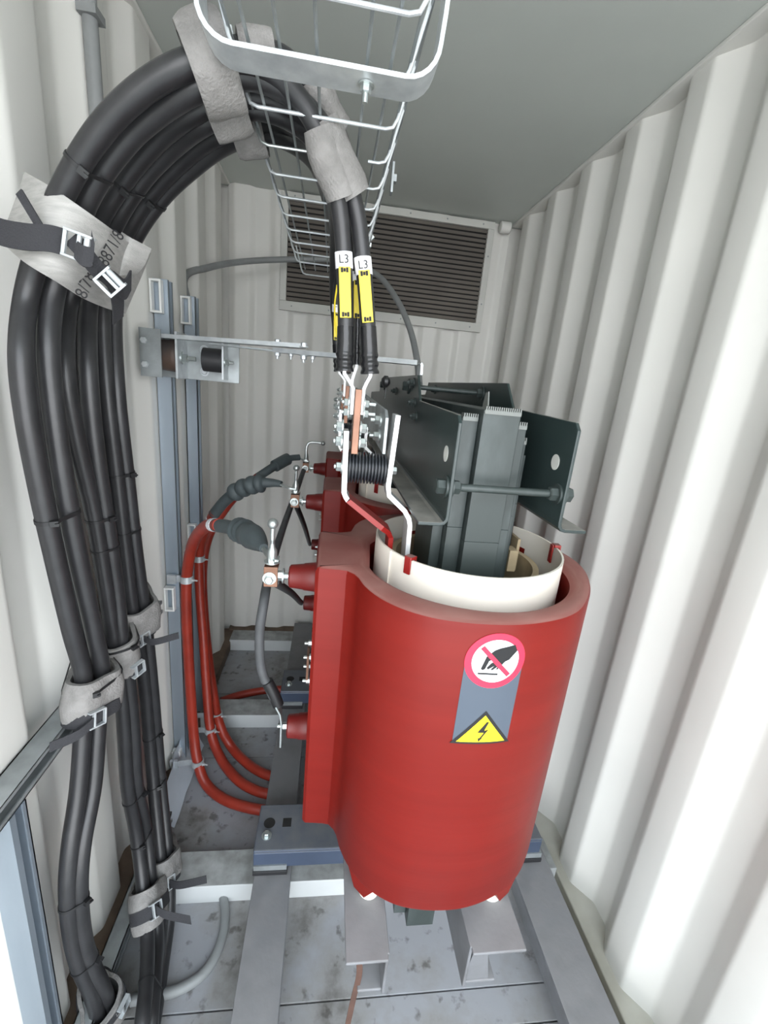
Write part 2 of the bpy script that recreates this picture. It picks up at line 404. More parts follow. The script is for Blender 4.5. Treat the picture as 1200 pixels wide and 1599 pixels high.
# --- coil
FRONT = [(.062, .712), (.070, .682), (.086, .648), (.109, .618), (.138, .594), (.176, .575), (.222, .565), (.270, .562), (.310, .565), (.352, .575), (.396, .593), (.438, .623), (.482, .675), (.520, .735), (.544, .795), (.552, .850)]
def coil_outline():
    # oval winding with a box flange at the left (-x) side
    bx = -0.012; yh0, yh1 = .745, .955
    right_back = [(p[0], 1.70-p[1]) for p in FRONT[::-1][1:-1]]
    ring = [(p.x, p.y) for p in spline([V(p[0], p[1], 0) for p in FRONT+right_back], 5)]
    P = ring+[(.058, .966), (.045, yh1+.004), (.028, yh1), (bx+.006, yh1), (bx, yh1-.006), (bx, yh0+.006), (bx+.006, yh0), (.030, yh0-.003), (.044, yh0-.006), (.055, yh0-.018)]
    return P
FR = [(p.x, p.y) for p in spline([V(p[0], p[1], 0) for p in FRONT], 8)]
def surf(x):
    for p, q in zip(FR[:-1], FR[1:]):
        if p[0] <= x <= q[0]:
            t = (x-p[0])/(q[0]-p[0]); n = Vector((q[1]-p[1], -(q[0]-p[0]), 0)).normalized(); return V(x, p[1]+t*(q[1]-p[1]), 0), n
def make_coil():
    O = coil_outline(); n = len(O)
    cen = (sum(p[0] for p in O)/n, sum(p[1] for p in O)/n)
    def ins(P, d):
        out = []
        for i, p in enumerate(P):
            a = P[i-1]; b = P[(i+1) % len(P)]; t = (b[0]-a[0], b[1]-a[1]); L = math.hypot(*t) or 1
            out.append((p[0]-t[1]/L*d, p[1]+t[0]/L*d))
        return out
    m = MB(); L = []
    for (z, d) in ((ZB, .012), (ZB+.004, .004), (ZB+.012, 0), (ZT-.010, 0), (ZT-.003, .003), (ZT, .010)):
        L.append([V(p[0], p[1], z) for p in ins(O, d)])
    # inner loop matched by angle
    def inner(z, r): 
        o = []
        for p in O:
            a = math.atan2(p[1]-CY, p[0]-CX); o.append(V(CX+r*math.cos(a), CY+r*math.sin(a), z))
        return o
    L += [inner(ZT, RI+.022), inner(ZT-.003, RI+.012), inner(ZT-.010, RI), inner(ZB+.01, RI), inner(ZB, RI+.01)]
    m.loops(L)
    # moulded feet under the rim
    for xf in (.105, .405):
        q, u = surf(xf); c = q-u*.045; w = V(-u.y, u.x, 0)
        m.prism([(-.040, ZB+.02), (.040, ZB+.02), (.014, ZB-.028), (-.014, ZB-.028)], lambda p, h: c+w*p[0]+u*h+V(0, 0, p[1]), -.035, .040)
    return m.build('coil', M['resin'], tr, smooth=30, origin=(CX, CY, ZB))
coil = make_coil()
# barrier cylinder inside the coil
BX, BY, BR, BZ = .298, .846, 0.192, 1.238
def pipe(cx, cy, r, t, z0, z1, n=64): 
    m = MB(); L = []
    for (rr, z) in ((r, z0), (r, z1), (r-t, z1), (r-t, z0)):
        L.append([V(cx+rr*math.cos(2*PI*k/n), cy+rr*math.sin(2*PI*k/n), z) for k in range(n)])
    return m.loops(L)
bc = pipe(BX, BY, BR, .004, ZB+.02, BZ)
bc.obox((BX-BR*math.cos(.45)-.001, BY-BR*math.sin(.45)-.001, (ZB+BZ)/2+.02), (.0012, .0018, 0), (-.0006, .001, 0), (0, 0, (BZ-ZB)/2-.02))
plab(bc.build('barrier_cylinder', M['cream'], coil), 'cream insulating cylinder')
plab(pipe(BX-.004, BY, .155, .012, ZB+.02, 1.20).build('inner_winding', M['tan'], coil), 'tan low voltage winding')
# HV bushings (upper and lower) on the flange
def bushing(z, L=.058, r0=.031, r1=.024):
    o = V(-0.010, YT, z)
    m = MB().lathe([(0, r0+.004), (.004, r0), (L*.45, (r0+r1)/2+.001), (L*.5, (r0+r1)/2-.0005), (L-.003, r1), (L, r1-.004)], o, (-1, 0, 0), 26)
    return m.build('high_voltage_bushing', M['resin2'], coil)
ZHU, ZHL = 1.132, 0.752
bu = bushing(ZHU); bl = bushing(ZHL, L=.050, r0=.030, r1=.026)
# tap bolts between the bushings
tp = MB()
for z in (0.885, 0.905, 0.945, 0.965):
    plab(MB().bolt((-0.012, YT+(.012 if z in (.905, .965) else -.012), z), (-1, 0, 0), .007, .008).build('tap_bolt', M['zinc'], coil), 'zinc tap bolt')
plab(MB().box(-.022, -.017, YT-.024, YT+.018, .895, .955).build('tap_link', M['copper'], coil), 'copper tap link')
# red clips on the barrier rim
for (a, s) in ((math.radians(221), 1), (math.radians(354), 1)):
    c = V(BX+(BR-.002)*math.cos(a), BY+(BR-.002)*math.sin(a), BZ); u = V(math.cos(a), math.sin(a), 0); w = V(-u.y, u.x, 0)
    m = MB().obox(c+V(0, 0, .004), w*.008, u*.007, V(0, 0, .003)).obox(c+u*.006-V(0, 0, .010), w*.007, u*.0018, V(0, 0, .016)).obox(c-u*.009-V(0, 0, .014), w*.007, u*.0018, V(0, 0, .020))
    plab(m.build('rim_clip', M['redp'], coil, bevel=.001), 'red plastic edge clip')
coils = [coil, copy_tree(coil, (0, DY, 0)), copy_tree(coil, (0, 2*DY, 0))]

STX = at(774, 1032, y=.562).x
# --- sticker on the front coil, wrapped on the cylinder
def on_cyl(s, z, off):
    q, u = surf(STX+s); q = q+u*off; return V(q.x, q.y, z)
def stick(name, polys, m, off, lab=None):
    mb = MB()
    for P in polys:
        # subdivide in s into a fan grid so it follows the curve
        xs = [p[0] for p in P]; a, b = min(xs), max(xs); N = max(2, int((b-a)/.004))
        cuts = [a+(b-a)*i/N for i in range(N+1)]
        def clip(poly, x, keep_gt):
            out = []
            for i in range(len(poly)):
                p, q = poly[i-1], poly[i]
                ip = (p[0] >= x) if keep_gt else (p[0] <= x); iq = (q[0] >= x) if keep_gt else (q[0] <= x)
                if ip != iq: t = (x-p[0])/(q[0]-p[0]); out.append((x, p[1]+t*(q[1]-p[1])))
                if iq: out.append(q)
            return out
        for i in range(N):
            c = clip(clip(P, cuts[i], True), cuts[i+1], False)
            cc = []
            for p in c:
                if not cc or math.hypot(p[0]-cc[-1][0], p[1]-cc[-1][1]) > 1e-6: cc.append(p)
            if len(cc) > 2 and math.hypot(cc[0][0]-cc[-1][0], cc[0][1]-cc[-1][1]) < 1e-6: cc.pop()
            if len(cc) >= 3: mb.add([on_cyl(p[0], p[1], off) for p in cc], [tuple(range(len(cc)))])
    o = mb.build(name, m, coil, smooth=0)
    if lab: plab(o, lab)
    return o
SC, SZ = 0.0, at(774, 1032, y=.562).z      # centre of the round sign, arc length from the front line and height
hw = 0.048
stick('sticker_panel', [[(SC-hw*.98, SZ-.150), (SC+hw*.98, SZ-.150), (SC+hw*.98, SZ), (SC-hw*.98, SZ)]], M['gsign'], .0008, 'slate grey sticker panel')
def circ(cx, cz, r, n=48): return [(cx+r*math.cos(2*PI*k/n), cz+r*math.sin(2*PI*k/n)) for k in range(n)]
stick('prohibition_ring', [circ(SC, SZ, .0485)], M['rsign'], .0013, 'red ring of a do-not-touch sign')
stick('prohibition_disc', [circ(SC, SZ, .0375)], M['wsign'], .0017, 'white disc of a do-not-touch sign')
def sg(P, k=.0375): return [(SC+p[0]*k, SZ+p[1]*k) for p in P]
hand = [sg([(.86, .50), (.72, .78), (.10, .62), (-.12, .52), (-.42, .22), (-.58, -.36), (-.50, -.42), (-.40, -.36), (-.28, .02), (-.12, .10), (-.02, .02), (-.18, -.08), (-.34, -.30), (-.28, -.38), (-.02, -.20), (-.16, -.36), (-.10, -.42), (.12, -.24), (.06, -.36), (.12, -.38), (.40, .0), (.56, .08)])]
stick('hand_pictogram', hand, M['ink'], .0021, 'black hand pictogram')
stick('surface_line', [sg([(-.68, -.54), (.18, -.56), (.18, -.64), (-.68, -.62)])], M['ink'], .0021)
stick('prohibition_bar', [sg([(-.72, .58), (-.58, .72), (.72, -.58), (.58, -.72)])], M['rsign'], .0025)
TZ = SZ-.155
def tri(k, dz=0): 
    c = (SC, TZ+.020); P = [(SC-.049, TZ), (SC+.049, TZ), (SC, TZ+.062)]
    return [(c[0]+(p[0]-c[0])*k, c[1]+(p[1]-c[1])*k) for p in P]
stick('warning_triangle_border', [tri(1.04)], M['ink'], .0013, 'black triangle border')
stick('warning_triangle', [tri(.84)], M['ysign'], .0017, 'yellow warning triangle')
b0 = (SC, TZ+.021)
def bo(P): return [(b0[0]+p[0]*.001, b0[1]+p[1]*.001) for p in P]
stick('lightning_bolt', [bo([(4, 22), (8, 22), (2.5, 6), (-9, 1)]), bo([(-9, 1), (2.5, 6), (4, 1)]), bo([(-9, 1), (-3.5, 2.5), (9, 7), (4, 3)]), bo([(4.8, 5.8), (9, 7), (-2, -12), (-4.5, -11)]), bo([(-6.5, -10), (1, -9), (-5, -17)])], M['ink'], .0021, 'black lightning bolt')

# --- core: stepped legs and yokes
CXK = 0.286
widths = [(0.048, .000, 0), (0.070, .016, .020), (0.090, .034, .040), (0.104, .052, .060)]   # half thickness in x, set back in y, drop in z
YK0, YK1 = KY-.118, KY+2*DY+.118
ZK0, ZK1 = 0.275, 1.508
core = MB()
HW = .118
for i, (hx, sb, dz) in enumerate(widths):
    pass
def core_layer(xa, xb, sb, dz, name_mb):
    yh = .112-sb
    name_mb.box(xa, xb, YK0+sb, YK1-sb, ZK1-.235+sb, ZK1-dz)           # top yoke
    name_mb.box(xa, xb, YK0+sb, YK1-sb, ZK0+dz, ZK0+.235-sb)           # bottom yoke
    for k in range(3): name_mb.box(xa, xb, KY+k*DY-.118+sb, KY+k*DY+.118-sb, ZK0+.235-sb, ZK1-.235+sb)
core_layer(CXK-.033, CXK+.033, 0, 0, core)
core_layer(CXK-.063, CXK-.0335, .020, .015, core); core_layer(CXK+.0335, CXK+.056, .020, .022, core)
core.build('core', M['core'], tr, smooth=0, bevel=0.0012)
cor2 = MB(); core_layer(CXK-.084, CXK-.0635, .045, .045, cor2); core_layer(CXK+.0565, CXK+.070, .042, .050, cor2); core_layer(CXK+.0705, CXK+.083, .062, .078, cor2)
plab(cor2.build('outer_core_steps', M['core'], tr, smooth=0, bevel=.001), 'outer stepped core stacks')
# lamination ends sticking up as small teeth
for (xa, xb, sb, z) in ((CXK-.032, CXK+.032, .0, ZK1), (CXK-.062, CXK-.035, .020, ZK1-.015), (CXK+.035, CXK+.055, .020, ZK1-.022), (CXK+.058, CXK+.069, .042, ZK1-.05)):
    lam = MB(); n = int((xb-xa)/.0036)
    lam.box(xa, xb, YK0+sb-.003, YK0+sb+.012, z-.006, z+.001)
    for i in range(n):
        x = xa+(i+.5)*(xb-xa)/n; lam.box(x-.0010, x+.0010, YK0+sb-.004, YK0+sb+.014, z, z+.0065)
    plab(lam.build('lamination_edges', M['sheet'], tr, smooth=0), 'toothed lamination edges')
plab(MB().prism([(0, 0), (.03, 0), (.024, .028), (.010, .030)], lambda p, h: V(CXK-.022+h, YK0+.012+p[0], ZK1+p[1]), -.001, .001).build('bent_lamination', M['sheet'], tr, smooth=0), 'bent sheet tab')

# --- upper clamps
ZW0 = 1.335
XCL, XCR = 0.200, 0.389
def side_prism(mb, poly, xa, xb): mb.prism(poly, lambda p, h: V(h, p[0], p[1]), xa, xb)
YA, YE = 0.668, 2.30
def clamp_poly(rise_a, rise_b, z1=1.499, z2=1.563):
    return [(YA, ZW0), (YA, z1-.012), (YA+.012, z1), (rise_a-.055, z1+.008), (rise_a, z2), (rise_b, z2), (rise_b+.04, z1+.010), (YE-.012, z1), (YE, z1-.012), (YE, ZW0)]
cl = MB(); t = .006
side_prism(cl, clamp_poly(1.06, 1.86), XCL-t, XCL)
cl.strip([(XCL-.003, 1, ZW0+.004), (XCL-.004, 1, ZW0-.004), (XCL-.010, 1, ZW0-.009), (XCL-.045, 1, ZW0-.009)], (0, 1, 0), .001, .006)
cl2 = MB(); side_prism(cl2, clamp_poly(1.06, 1.86), XCL-t, XCL)
def flange(mb, x, sgn, wd):
    pts = [(x, 0, ZW0+.002), (x+sgn*.001, 0, ZW0-.005), (x+sgn*.005, 0, ZW0-.010), (x+sgn*.012, 0, ZW0-.012), (x+sgn*wd, 0, ZW0-.012)]
    mb.strip([(p[0], (YA+YE)/2, p[2]) for p in pts], (0, 1, 0), YE-YA, t)
flange(cl2, XCL-t/2, -1, .048)
plab(cl2.build('upper_clamp', M['green'], tr, smooth=0, bevel=.0015), 'left dark green upper core clamp')
cr = MB(); side_prism(cr, clamp_poly(1.00, 1.86, 1.503, 1.563), XCR, XCR+t); flange(cr, XCR+t/2, 1, .050)
plab(cr.build('upper_clamp', M['green'], tr, smooth=0, bevel=.0015), 'right dark green upper core clamp')
# holes in the clamps drawn as pale discs, daylight beyond put into their colour
for (x, s) in ((XCL-t, -1), (XCR, -1)):
    plab(MB().lathe([(0, .0135), (.0008, .0135)], (x-.0002, YA+.05, 1.432), (-1, 0, 0), 24).build('clamp_hole_daylight', M['frame'], tr), 'pale disc painted as daylight through a lifting hole')
# tie rods with nuts
def tie(y, z, xa=XCL-.006, xb=XCR+.006, r=.0065):
    rod = MB().cyl((xa-.012, y, z), (xb+.014, y, z), r).build('tie_rod', M['core'], tr)
    for (x, d) in ((xa, -1), (xb, 1)):
        MB().bolt((x, y, z), (d, 0, 0), .013).build('nut', M['core'], rod)
    for (x, d) in ((xa+.006, 1), (xb-.006, -1)):
        MB().bolt((x, y, z), (d, 0, 0), .012).build('nut', M['core'], rod)
tie(YA+.022, 1.382); tie(1.16, 1.536, r=.006); tie(1.72, 1.536, r=.006)
for (y, z) in ((1.02, 1.47), (1.10, 1.545), (1.06, 1.50), (1.40, 1.52)): MB().bolt((XCL-t, y, z), (-1, 0, 0), .008, .006).build('clamp_bolt', M['core'], tr)

# --- lower clamps, feet and base bars
def lowc(sgn, xw, wd):
    m = MB(); y0, y1 = 0.527, 2.32; zt, zb = 0.540, 0.428
    m.box(xw-.003, xw+.003, y0+.01, y1, zb, zt)
    a, b = sorted((xw, xw+sgn*wd)); m.box(a, b, y0, y1, zt-.006, zt)
    a, b = sorted((xw, xw+sgn*wd*.62)); m.box(a, b, y0+.015, y1, zb, zb+.006)
    for yc in (1.045, 1.875): m.box(xw-.005, xw+.005, yc-.05, yc+.05, 0.215, zb)
    return m.build('lower_clamp', M['rail'], tr, smooth=0, bevel=.002)
plab(lowc(-1, .160, .078), 'left grey lower clamp'); plab(lowc(1, .318, .105), 'right grey lower clamp')
MB().prism([(.0, .0), (.052, .0), (.036, .100), (.014, .100)], lambda p, h: V(.318+p[0], h, .432+p[1]), .545, .551).build('clamp_gusset', M['rail'], tr, smooth=0)
for xf in (.105, .405):
    q, u = surf(xf); c = q-u*.036; c.z = .5465
    plab(MB().lathe([(-.006, .021), (.010, .023), (.022, .019)], c, (0, 0, 1), 22).build('support_pad', M['cream'], tr), 'white support pad')
def base_bar(y0, y1):
    m = MB(); z0, z1 = .150, .215; xa, xb = -.150, .735
    m.box(xa, xb, y0, y1, z1-.008, z1).box(xa, xb, y0, y0+.008, z0, z1-.008).box(xa, xb, y1-.008, y1, z0, z1-.008)
    o = m.build('base_bar', M['blue'], tr, smooth=0, bevel=.005)
    for x0 in (-.148, .645):
        p = MB().box(x0, x0+.095, y0-.004, y0+.03, z0-.006, z0+.012); plab(p.build('shim', M['galvdull'], o, smooth=0), 'pale steel shim')
        q = MB().box(x0-.002, x0+.097, y0-.008, y1+.008, RZ1+.001, z0-.006)
        q.build('rubber_pad', M['rubberk'], o, smooth=0, bevel=.002)
    for (dx, dy, sq) in ((.035, .085, 0), (.088, .085, 1), (.82, .085, 0)):
        h = MB()
        if sq: h.box(xa+dx-.013, xa+dx+.013, y0+dy-.014, y0+dy+.014, z1, z1+.0006)
        else: h.lathe([(0, .017), (.0006, .017)], (xa+dx, y0+dy, z1), (0, 0, 1), 22)
        plab(h.build('mounting_hole', M['dark'], o, smooth=0), 'dark mounting hole')
    plab(MB().bolt((xa+.032, y0+.045, z1), (0, 0, 1), .010).build('bolt', M['zinc'], o), 'zinc bolt')
base_bar(.972, 1.12); base_bar(1.66, 1.81)
# dark bracket low down under the front coil
MB().box(.205, .275, .88, .95, .262, .300).box(.175, .31, .92, .99, .262, .285).build('yoke_bracket', M['blue'], tr, smooth=0, bevel=.003)

# --- low voltage busbars of each phase
KS = 1.055
def lv_set(y, parent, front):
    wy = .048; Y0 = y-.086; yc = Y0+wy/2
    def q(x, z, dy=0): return V(x*KS, yc+dy, 1.53+(z-1.53)*KS)
    b1 = MB().strip([q(.026, 1.455), q(.029, 1.352), q(.032, 1.345), q(.037, 1.338)], (0, 1, 0), wy, .0085)
    o1 = plab(b1.build('busbar', M['tin'], parent, smooth=20), 'bright tinned busbar at the left')
    b1r = MB().strip([q(.036, 1.339), q(.100, 1.292), q(.113, 1.281, .01), q(.120, 1.268, .022), q(.122, 1.20, .03)], (0, 1, 0), wy, .009)
    plab(b1r.build('painted_busbar_end', M['redp'], o1, smooth=20), 'red painted busbar end')
    b2 = MB().strip([q(.108, 1.487), q(.103, 1.368), q(.106, 1.352), q(.136, 1.326), q(.145, 1.312), q(.148, 1.300), q(.150, 1.20)], (0, 1, 0), wy, .0085)
    plab(b2.build('busbar', M['tin'], parent, smooth=20), 'bright tinned busbar at the right')
    prof = []; L0, L1 = .033*KS, .099*KS; N = 12
    for i in range(N):
        x = L0+(L1-L0)*i/N; dx = (L1-L0)/N
        prof += [(x-L0, .0215), (x-L0+dx*.25, .0285), (x-L0+dx*.6, .0285), (x-L0+dx*.85, .0215)]
    prof.append((L1-L0, .0215))
    c = q(0, 1.392)
    plab(MB().lathe(prof, (L0, c.y+.004, c.z), (1, 0, 0), 28).build('ribbed_insulator', M['ribb'], parent, smooth=30), 'black ribbed standoff insulator')
    MB().bolt(q(.024, 1.392), (-1, 0, 0), .0085, .004).build('insulator_bolt', M['zinc'], parent)
    MB().bolt(q(.108, 1.392), (1, 0, 0), .0075).build('insulator_bolt', M['zinc'], parent)
    c0, c1 = q(.036, 1.418), q(.047, 1.522)
    plab(MB().box(c0.x, c1.x, yc-.020, yc+.026, c0.z, c1.z).build('copper_bar', M['copper'], parent, smooth=0, bevel=.001), 'bare copper connection bar')
    for i, z in enumerate((1.500, 1.484, 1.460, 1.436)):
        s_ = .0065 if i < 2 else .009
        MB().bolt(q(.052 if i < 2 else .048, z, -.006), (1, 0, 0), s_, .012 if i < 2 else .002).build('bolt', M['zinc'], parent)
        MB().bolt(q(.028 if i < 2 else .021, z, -.006), (-1, 0, 0), s_, .004).build('bolt', M['zinc'], parent)
for k in range(3): lv_set(KY+k*DY, tr, k == 0)
# neutral plate running back along the row
nb = MB().prism([(.775, 1.415), (.775, 1.478), (.80, 1.490), (1.9, 1.515), (1.9, 1.445)], lambda p, h: V(h, p[0], p[1]), .094, .099)
plab(nb.build('neutral_busbar', M['galvdull'], tr, smooth=0), 'long neutral busbar plate')
for z in (1.468, 1.438): MB().bolt((.094, .845, z), (-1, 0, 0), .009, .008).build('neutral_bolt', M['zinc'], tr)
# winding lead with tan insulation at the right of the core
MB().tube(spline([(.395, .86, 1.19), (.392, .85, 1.24), (.385, .84, 1.31), (.375, .84, 1.345)]), .004, 8).build('sensor_lead', M['tie'], tr)
plab(MB().box(.375, .392, .80, .83, 1.19, 1.235).box(.402, .408, .83, .88, 1.18, 1.25).build('winding_wedge', M['tan'], tr, smooth=0), 'tan winding wedge')

# --- HV connections: links, studs
def stud(k, bent=False):
    y = YT+k*DY; x = -.103; z = ZHU
    p = empty('terminal_connector', (x, y, z)); p.parent = tr; p.location = Vector((x, y, z))-wloc(tr)
    MB().cyl((-.066, y, z), (-.092, y, z), .008).bolt((-.078, y, z), (-1, 0, 0), .011).build('terminal_bolt', M['zinc'], p)
    m = MB().box(-.118, -.090, y-.014, y-.008, z-.020, z+.020).box(-.118, -.090, y-.014, y+.02, z+.018, z+.024)
    plab(m.build('copper_angle', M['copper'], p, smooth=0, bevel=.001), 'bare copper angle')
    MB().bolt((-.106, y-.014, z), (0, -1, 0), .0095, .003).build('terminal_bolt', M['zinc'], p)
    q = MB().bolt((-.104, y+.003, z+.028), (0, 0, 1), .011)
    if not bent:
        q.lathe([(.028, .008), (.040, .011), (.055, .010), (.062, .006), (.070, .005), (.078, .005)], (-.104, y+.003, z), (0, 0, 1), 20)
        q.cyl((-.104, y+.003, z+.06), (-.104, y+.003, z+.105), .005).ball((-.104, y+.003, z+.112), .011)
    else:
        q.lathe([(.028, .008), (.045, .011), (.065, .008)], (-.104, y+.003, z), (0, 0, 1), 20)
        q.tube(spline([(-.104, y, z+.05), (-.104, y, z+.095), (-.092, y, z+.118), (-.060, y, z+.122), (-.035, y, z+.120)]), .006, 10).ball((-.030, y, z+.120), .011)
    plab(q.build('earthing_stud', M['zinc'], p), 'ball-headed earthing stud')
stud(0); stud(1); stud(2, True)
for k in range(3):
    y = YT+k*DY
    MB().bolt((-.058, y, ZHL), (-1, 0, 0), .009, .012).build('lower_terminal_bolt', M['zinc'], tr)
def link(pts, r, lab, m='hose'):
    o = MB().tube(spline(pts, 6), r, 12).build('delta_link', M[m], tr); plab(o, lab); return o
l1 = link([(-.112, YT+2*DY-.02, ZHU-.01), (-.118, 1.75, 1.105), (-.128, 1.30, 1.08), (-.125, 1.0, 1.075), (-.122, .89, 1.055), (-.128, .875, .985), (-.122, .87, .90), (-.100, .865, .845), (-.082, .865, .805)], .0105, 'long grey sleeved link down to the lower terminal')
MB().strip([(-.086, .862, .812), (-.076, .862, .790), (-.073, .862, .768), (-.073, .862, .700)], (0, 1, 0), .022, .0035).build('cable_lug', M['zinc'], l1, smooth=20)
MB().tube(spline([(-.108, .866, .87), (-.092, .865, .835), (-.082, .865, .808)]), .013, 12).build('shrink_sleeve', M['tie'], l1)
link([(-.098, YT+.01, ZHU-.02), (-.082, YT+.30, .94), (-.070, YT+DY-.02, ZHL+.012), (-.066, YT+DY, ZHL)], .0095, 'short dark link to second coil')
link([(-.098, YT+DY, ZHU-.02), (-.080, YT+DY+.2, .98), (-.068, YT+2*DY, ZHL)], .0095, 'short dark link to third coil', 'tie')

# ================================================================== LEFT WALL HARDWARE
def strut(y, z1, lab):
    m = MB(); x0 = XL+.003; t = .0025; w = .041
    m.box(x0, x0+t, y, y+w, .03, z1).box(x0, x0+w, y, y+t, .03, z1).box(x0, x0+w, y+w-t, y+w, .03, z1)
    m.box(x0+w-t, x0+w, y, y+.010, .03, z1).box(x0+w-t, x0+w, y+w-.010, y+w, .03, z1)
    m.box(x0+w-.008, x0+w, y+.010-t, y+.010, .03, z1).box(x0+w-.008, x0+w, y+w-.010, y+w-.010+t, .03, z1)
    return tag(m.build('strut_channel', M['strut'], smooth=0), lab, 'channel', 'upright strut channels on the left wall')
strut(1.455, 1.765, 'near upright galvanised strut channel on left wall, holding the frontmost red cable')
strut(1.72, 1.765, 'far upright galvanised strut channel on left wall, behind the nearer one')
def wframe(y, z, lab, h=.088):
    m = MB(); x0, x1 = XL+.002, XL+.034; t = .006; d = .022
    m.box(x0, x1, y-d, y, z, z+t).box(x0, x1, y-d, y, z+h-t, z+h).box(x1-t, x1, y-d, y, z+t, z+h-t).box(x0, x0+t, y-d, y, z+t, z+h-t)
    tag(m.build('wall_bracket', M['white'], smooth=0, bevel=.001), lab, 'bracket', 'small white rectangular wall brackets')
wframe(1.450, 1.672, 'white rectangular bracket at top of the near strut channel')
wframe(1.715, 1.672, 'white rectangular bracket at top of the far strut channel')
wframe(1.450, .720, 'white rectangular bracket halfway down the near strut channel')
wframe(1.715, .86, 'white rectangular bracket halfway down the far strut channel')
wframe(1.450, .035, 'white rectangular bracket at foot of the near strut channel')

# channel running along the wall that carries the cable clamps, and one near the floor
def hchan(z, y0, y1, lab, name='wall_channel', dx=0.0):
    m = MB(); x0 = XL+.003+dx; t = .0025; w = .041
    m.box(x0, x0+t, y0, y1, z, z+w).box(x0, x0+w, y0, y1, z, z+t).box(x0, x0+w, y0, y1, z+w-t, z+w)
    m.box(x0+w-t, x0+w, y0, y1, z, z+.010).box(x0+w-t, x0+w, y0, y1, z+w-.010, z+w)
    tag(m.build(name, M['galvdull'], smooth=0), lab, 'channel')
hchan(.790, .30, 1.30, 'horizontal galvanised channel on left wall behind the middle foam collars')
hchan(.062, .60, 1.20, 'short horizontal galvanised channel on left wall near the floor', dx=.035)
m = MB(); m.box(XL+.003, XL+.044, .615, .618, .0, .788).box(XL+.003, XL+.0055, .618, .656, .0, .788).box(XL+.0415, XL+.044, .618, .628, .0, .788).box(XL+.0415, XL+.044, .646, .656, .0, .788).box(XL+.003, XL+.044, .653, .656, .0, .788)
tag(m.build('channel_post', M['strut'], smooth=0), 'upright galvanised channel at the bottom left under the wall channel', 'channel')
# galvanised stand-off bracket with rubber buffers
br = empty('buffer_bracket', (-.42, 1.40, 1.50)); tag(br, 'galvanised bracket with two rubber buffers mounted on the struts', 'bracket')
z0b, z1b = 1.497, 1.622; yb = 1.405
MB().box(XL+.02, -.285, yb+.04, yb+.046, z0b, z1b-.012).build('back_plate', M['galvdull'], br, smooth=0, bevel=.001)
MB().box(XL+.005, XL+.011, yb-.07, yb+.04, z0b, z1b).box(XL+.005, XL+.06, yb-.07, yb-.065, z0b, z1b).build('wall_plate', M['galvdull'], br, smooth=0)
MB().box(-.440, -.434, yb-.05, yb+.04, z0b, z1b).build('middle_plate', M['galv'], br, smooth=0)
MB().box(-.322, -.317, yb-.02, yb+.04, z0b+.008, z1b-.012).build('end_plate', M['galv'], br, smooth=0)
plab(MB().lathe([(0, .034), (.005, .040), (.055, .044), (.064, .044), (.067, .042)], (-.509, yb-.008, 1.558), (1, 0, 0), 28).build('rubber_buffer', M['rubber'], br), 'worn brown rubber buffer')
plab(MB().lathe([(0, .033), (.055, .033)], (-.378, yb+.005, 1.557), (1, 0, 0), 28).build('rubber_buffer', M['rubberk'], br), 'black rubber buffer')
MB().bolt((-.434, yb-.01, 1.555), (1, 0, 0), .012, .022).build('bolt', M['zinc'], br)
MB().bolt((-.317, yb, 1.555), (1, 0, 0), .009, .012).build('bolt', M['zinc'], br)
for (x, z) in ((-.385, 1.585), (-.385, 1.523), (-.512, 1.590), (-.512, 1.528)): MB().bolt((x, yb+.040 if x > -.5 else yb-.066, z), (0, -1, 0), .009).build('bolt', M['galv'], br)
# long flat bar to the transformer, two lengths bolted together
fb1 = empty('flat_bar', (-.12, 1.3, 1.61)); tag(fb1, 'long flat galvanised bar from the wall bracket to the transformer clamp', 'bar')
pa, pb, pc = at(225, 523, 1.39), at(475, 541, 1.30), at(652, 567, 1.115)
pj = at(430, 542, 1.315)
MB().bar(pa, pb, .045, .011, (0.2, 1, 0)).build('bar_section', M['galv'], fb1, smooth=0)
dn = V(0, 0, -.0085)
MB().bar(pj+dn, pc+V(0, 0, 0.0), .045, .011, (0.2, 1, 0)).build('bar_section', M['galv'], fb1, smooth=0)
MB().bar(at(330, 532, 1.345)+dn, pj+dn*1.2, .03, .004, (0.2, 1, 0)).build('backing_strip', M['galvdull'], fb1, smooth=0)
for u in (434, 455, 475, 489):
    p = at(u, 543+(u-434)*.13, 1.31-.001*(u-434)) - V(0, 0.0, .010); MB().bolt(p, (0, 0, -1), .0085 if u in (434, 475) else .006, .008).build('bolt', M['galv'], fb1)
for u in (434, 475):
    p = at(u, 537+(u-434)*.13, 1.31-.001*(u-434)); MB().bolt(p, (0, 0, 1), .0085).build('bolt', M['galv'], fb1)
e1 = at(655, 568, 1.11)
MB().strip([e1, e1+V(.003, 0, -.003), e1+V(.004, 0, -.026)], (0, 1, 0), .045, .006).build('hooked_end', M['galv'], fb1, smooth=0)
# black cable gland thing hanging left of the clamp
g = at(604, 596, 1.10)
kb = MB().lathe([(0, .006), (.006, .014), (.014, .014), (.02, .006)], g-V(.012, 0, 0), (1, 0, 0), 14).cyl(g-V(0, 0, .012), g-V(0.001, 0, .04), .0015, n=6)
tag(kb.build('hanging_clip', M['tie'], smooth=30), 'small black plastic clip hanging beside the left clamp tab', 'clip')

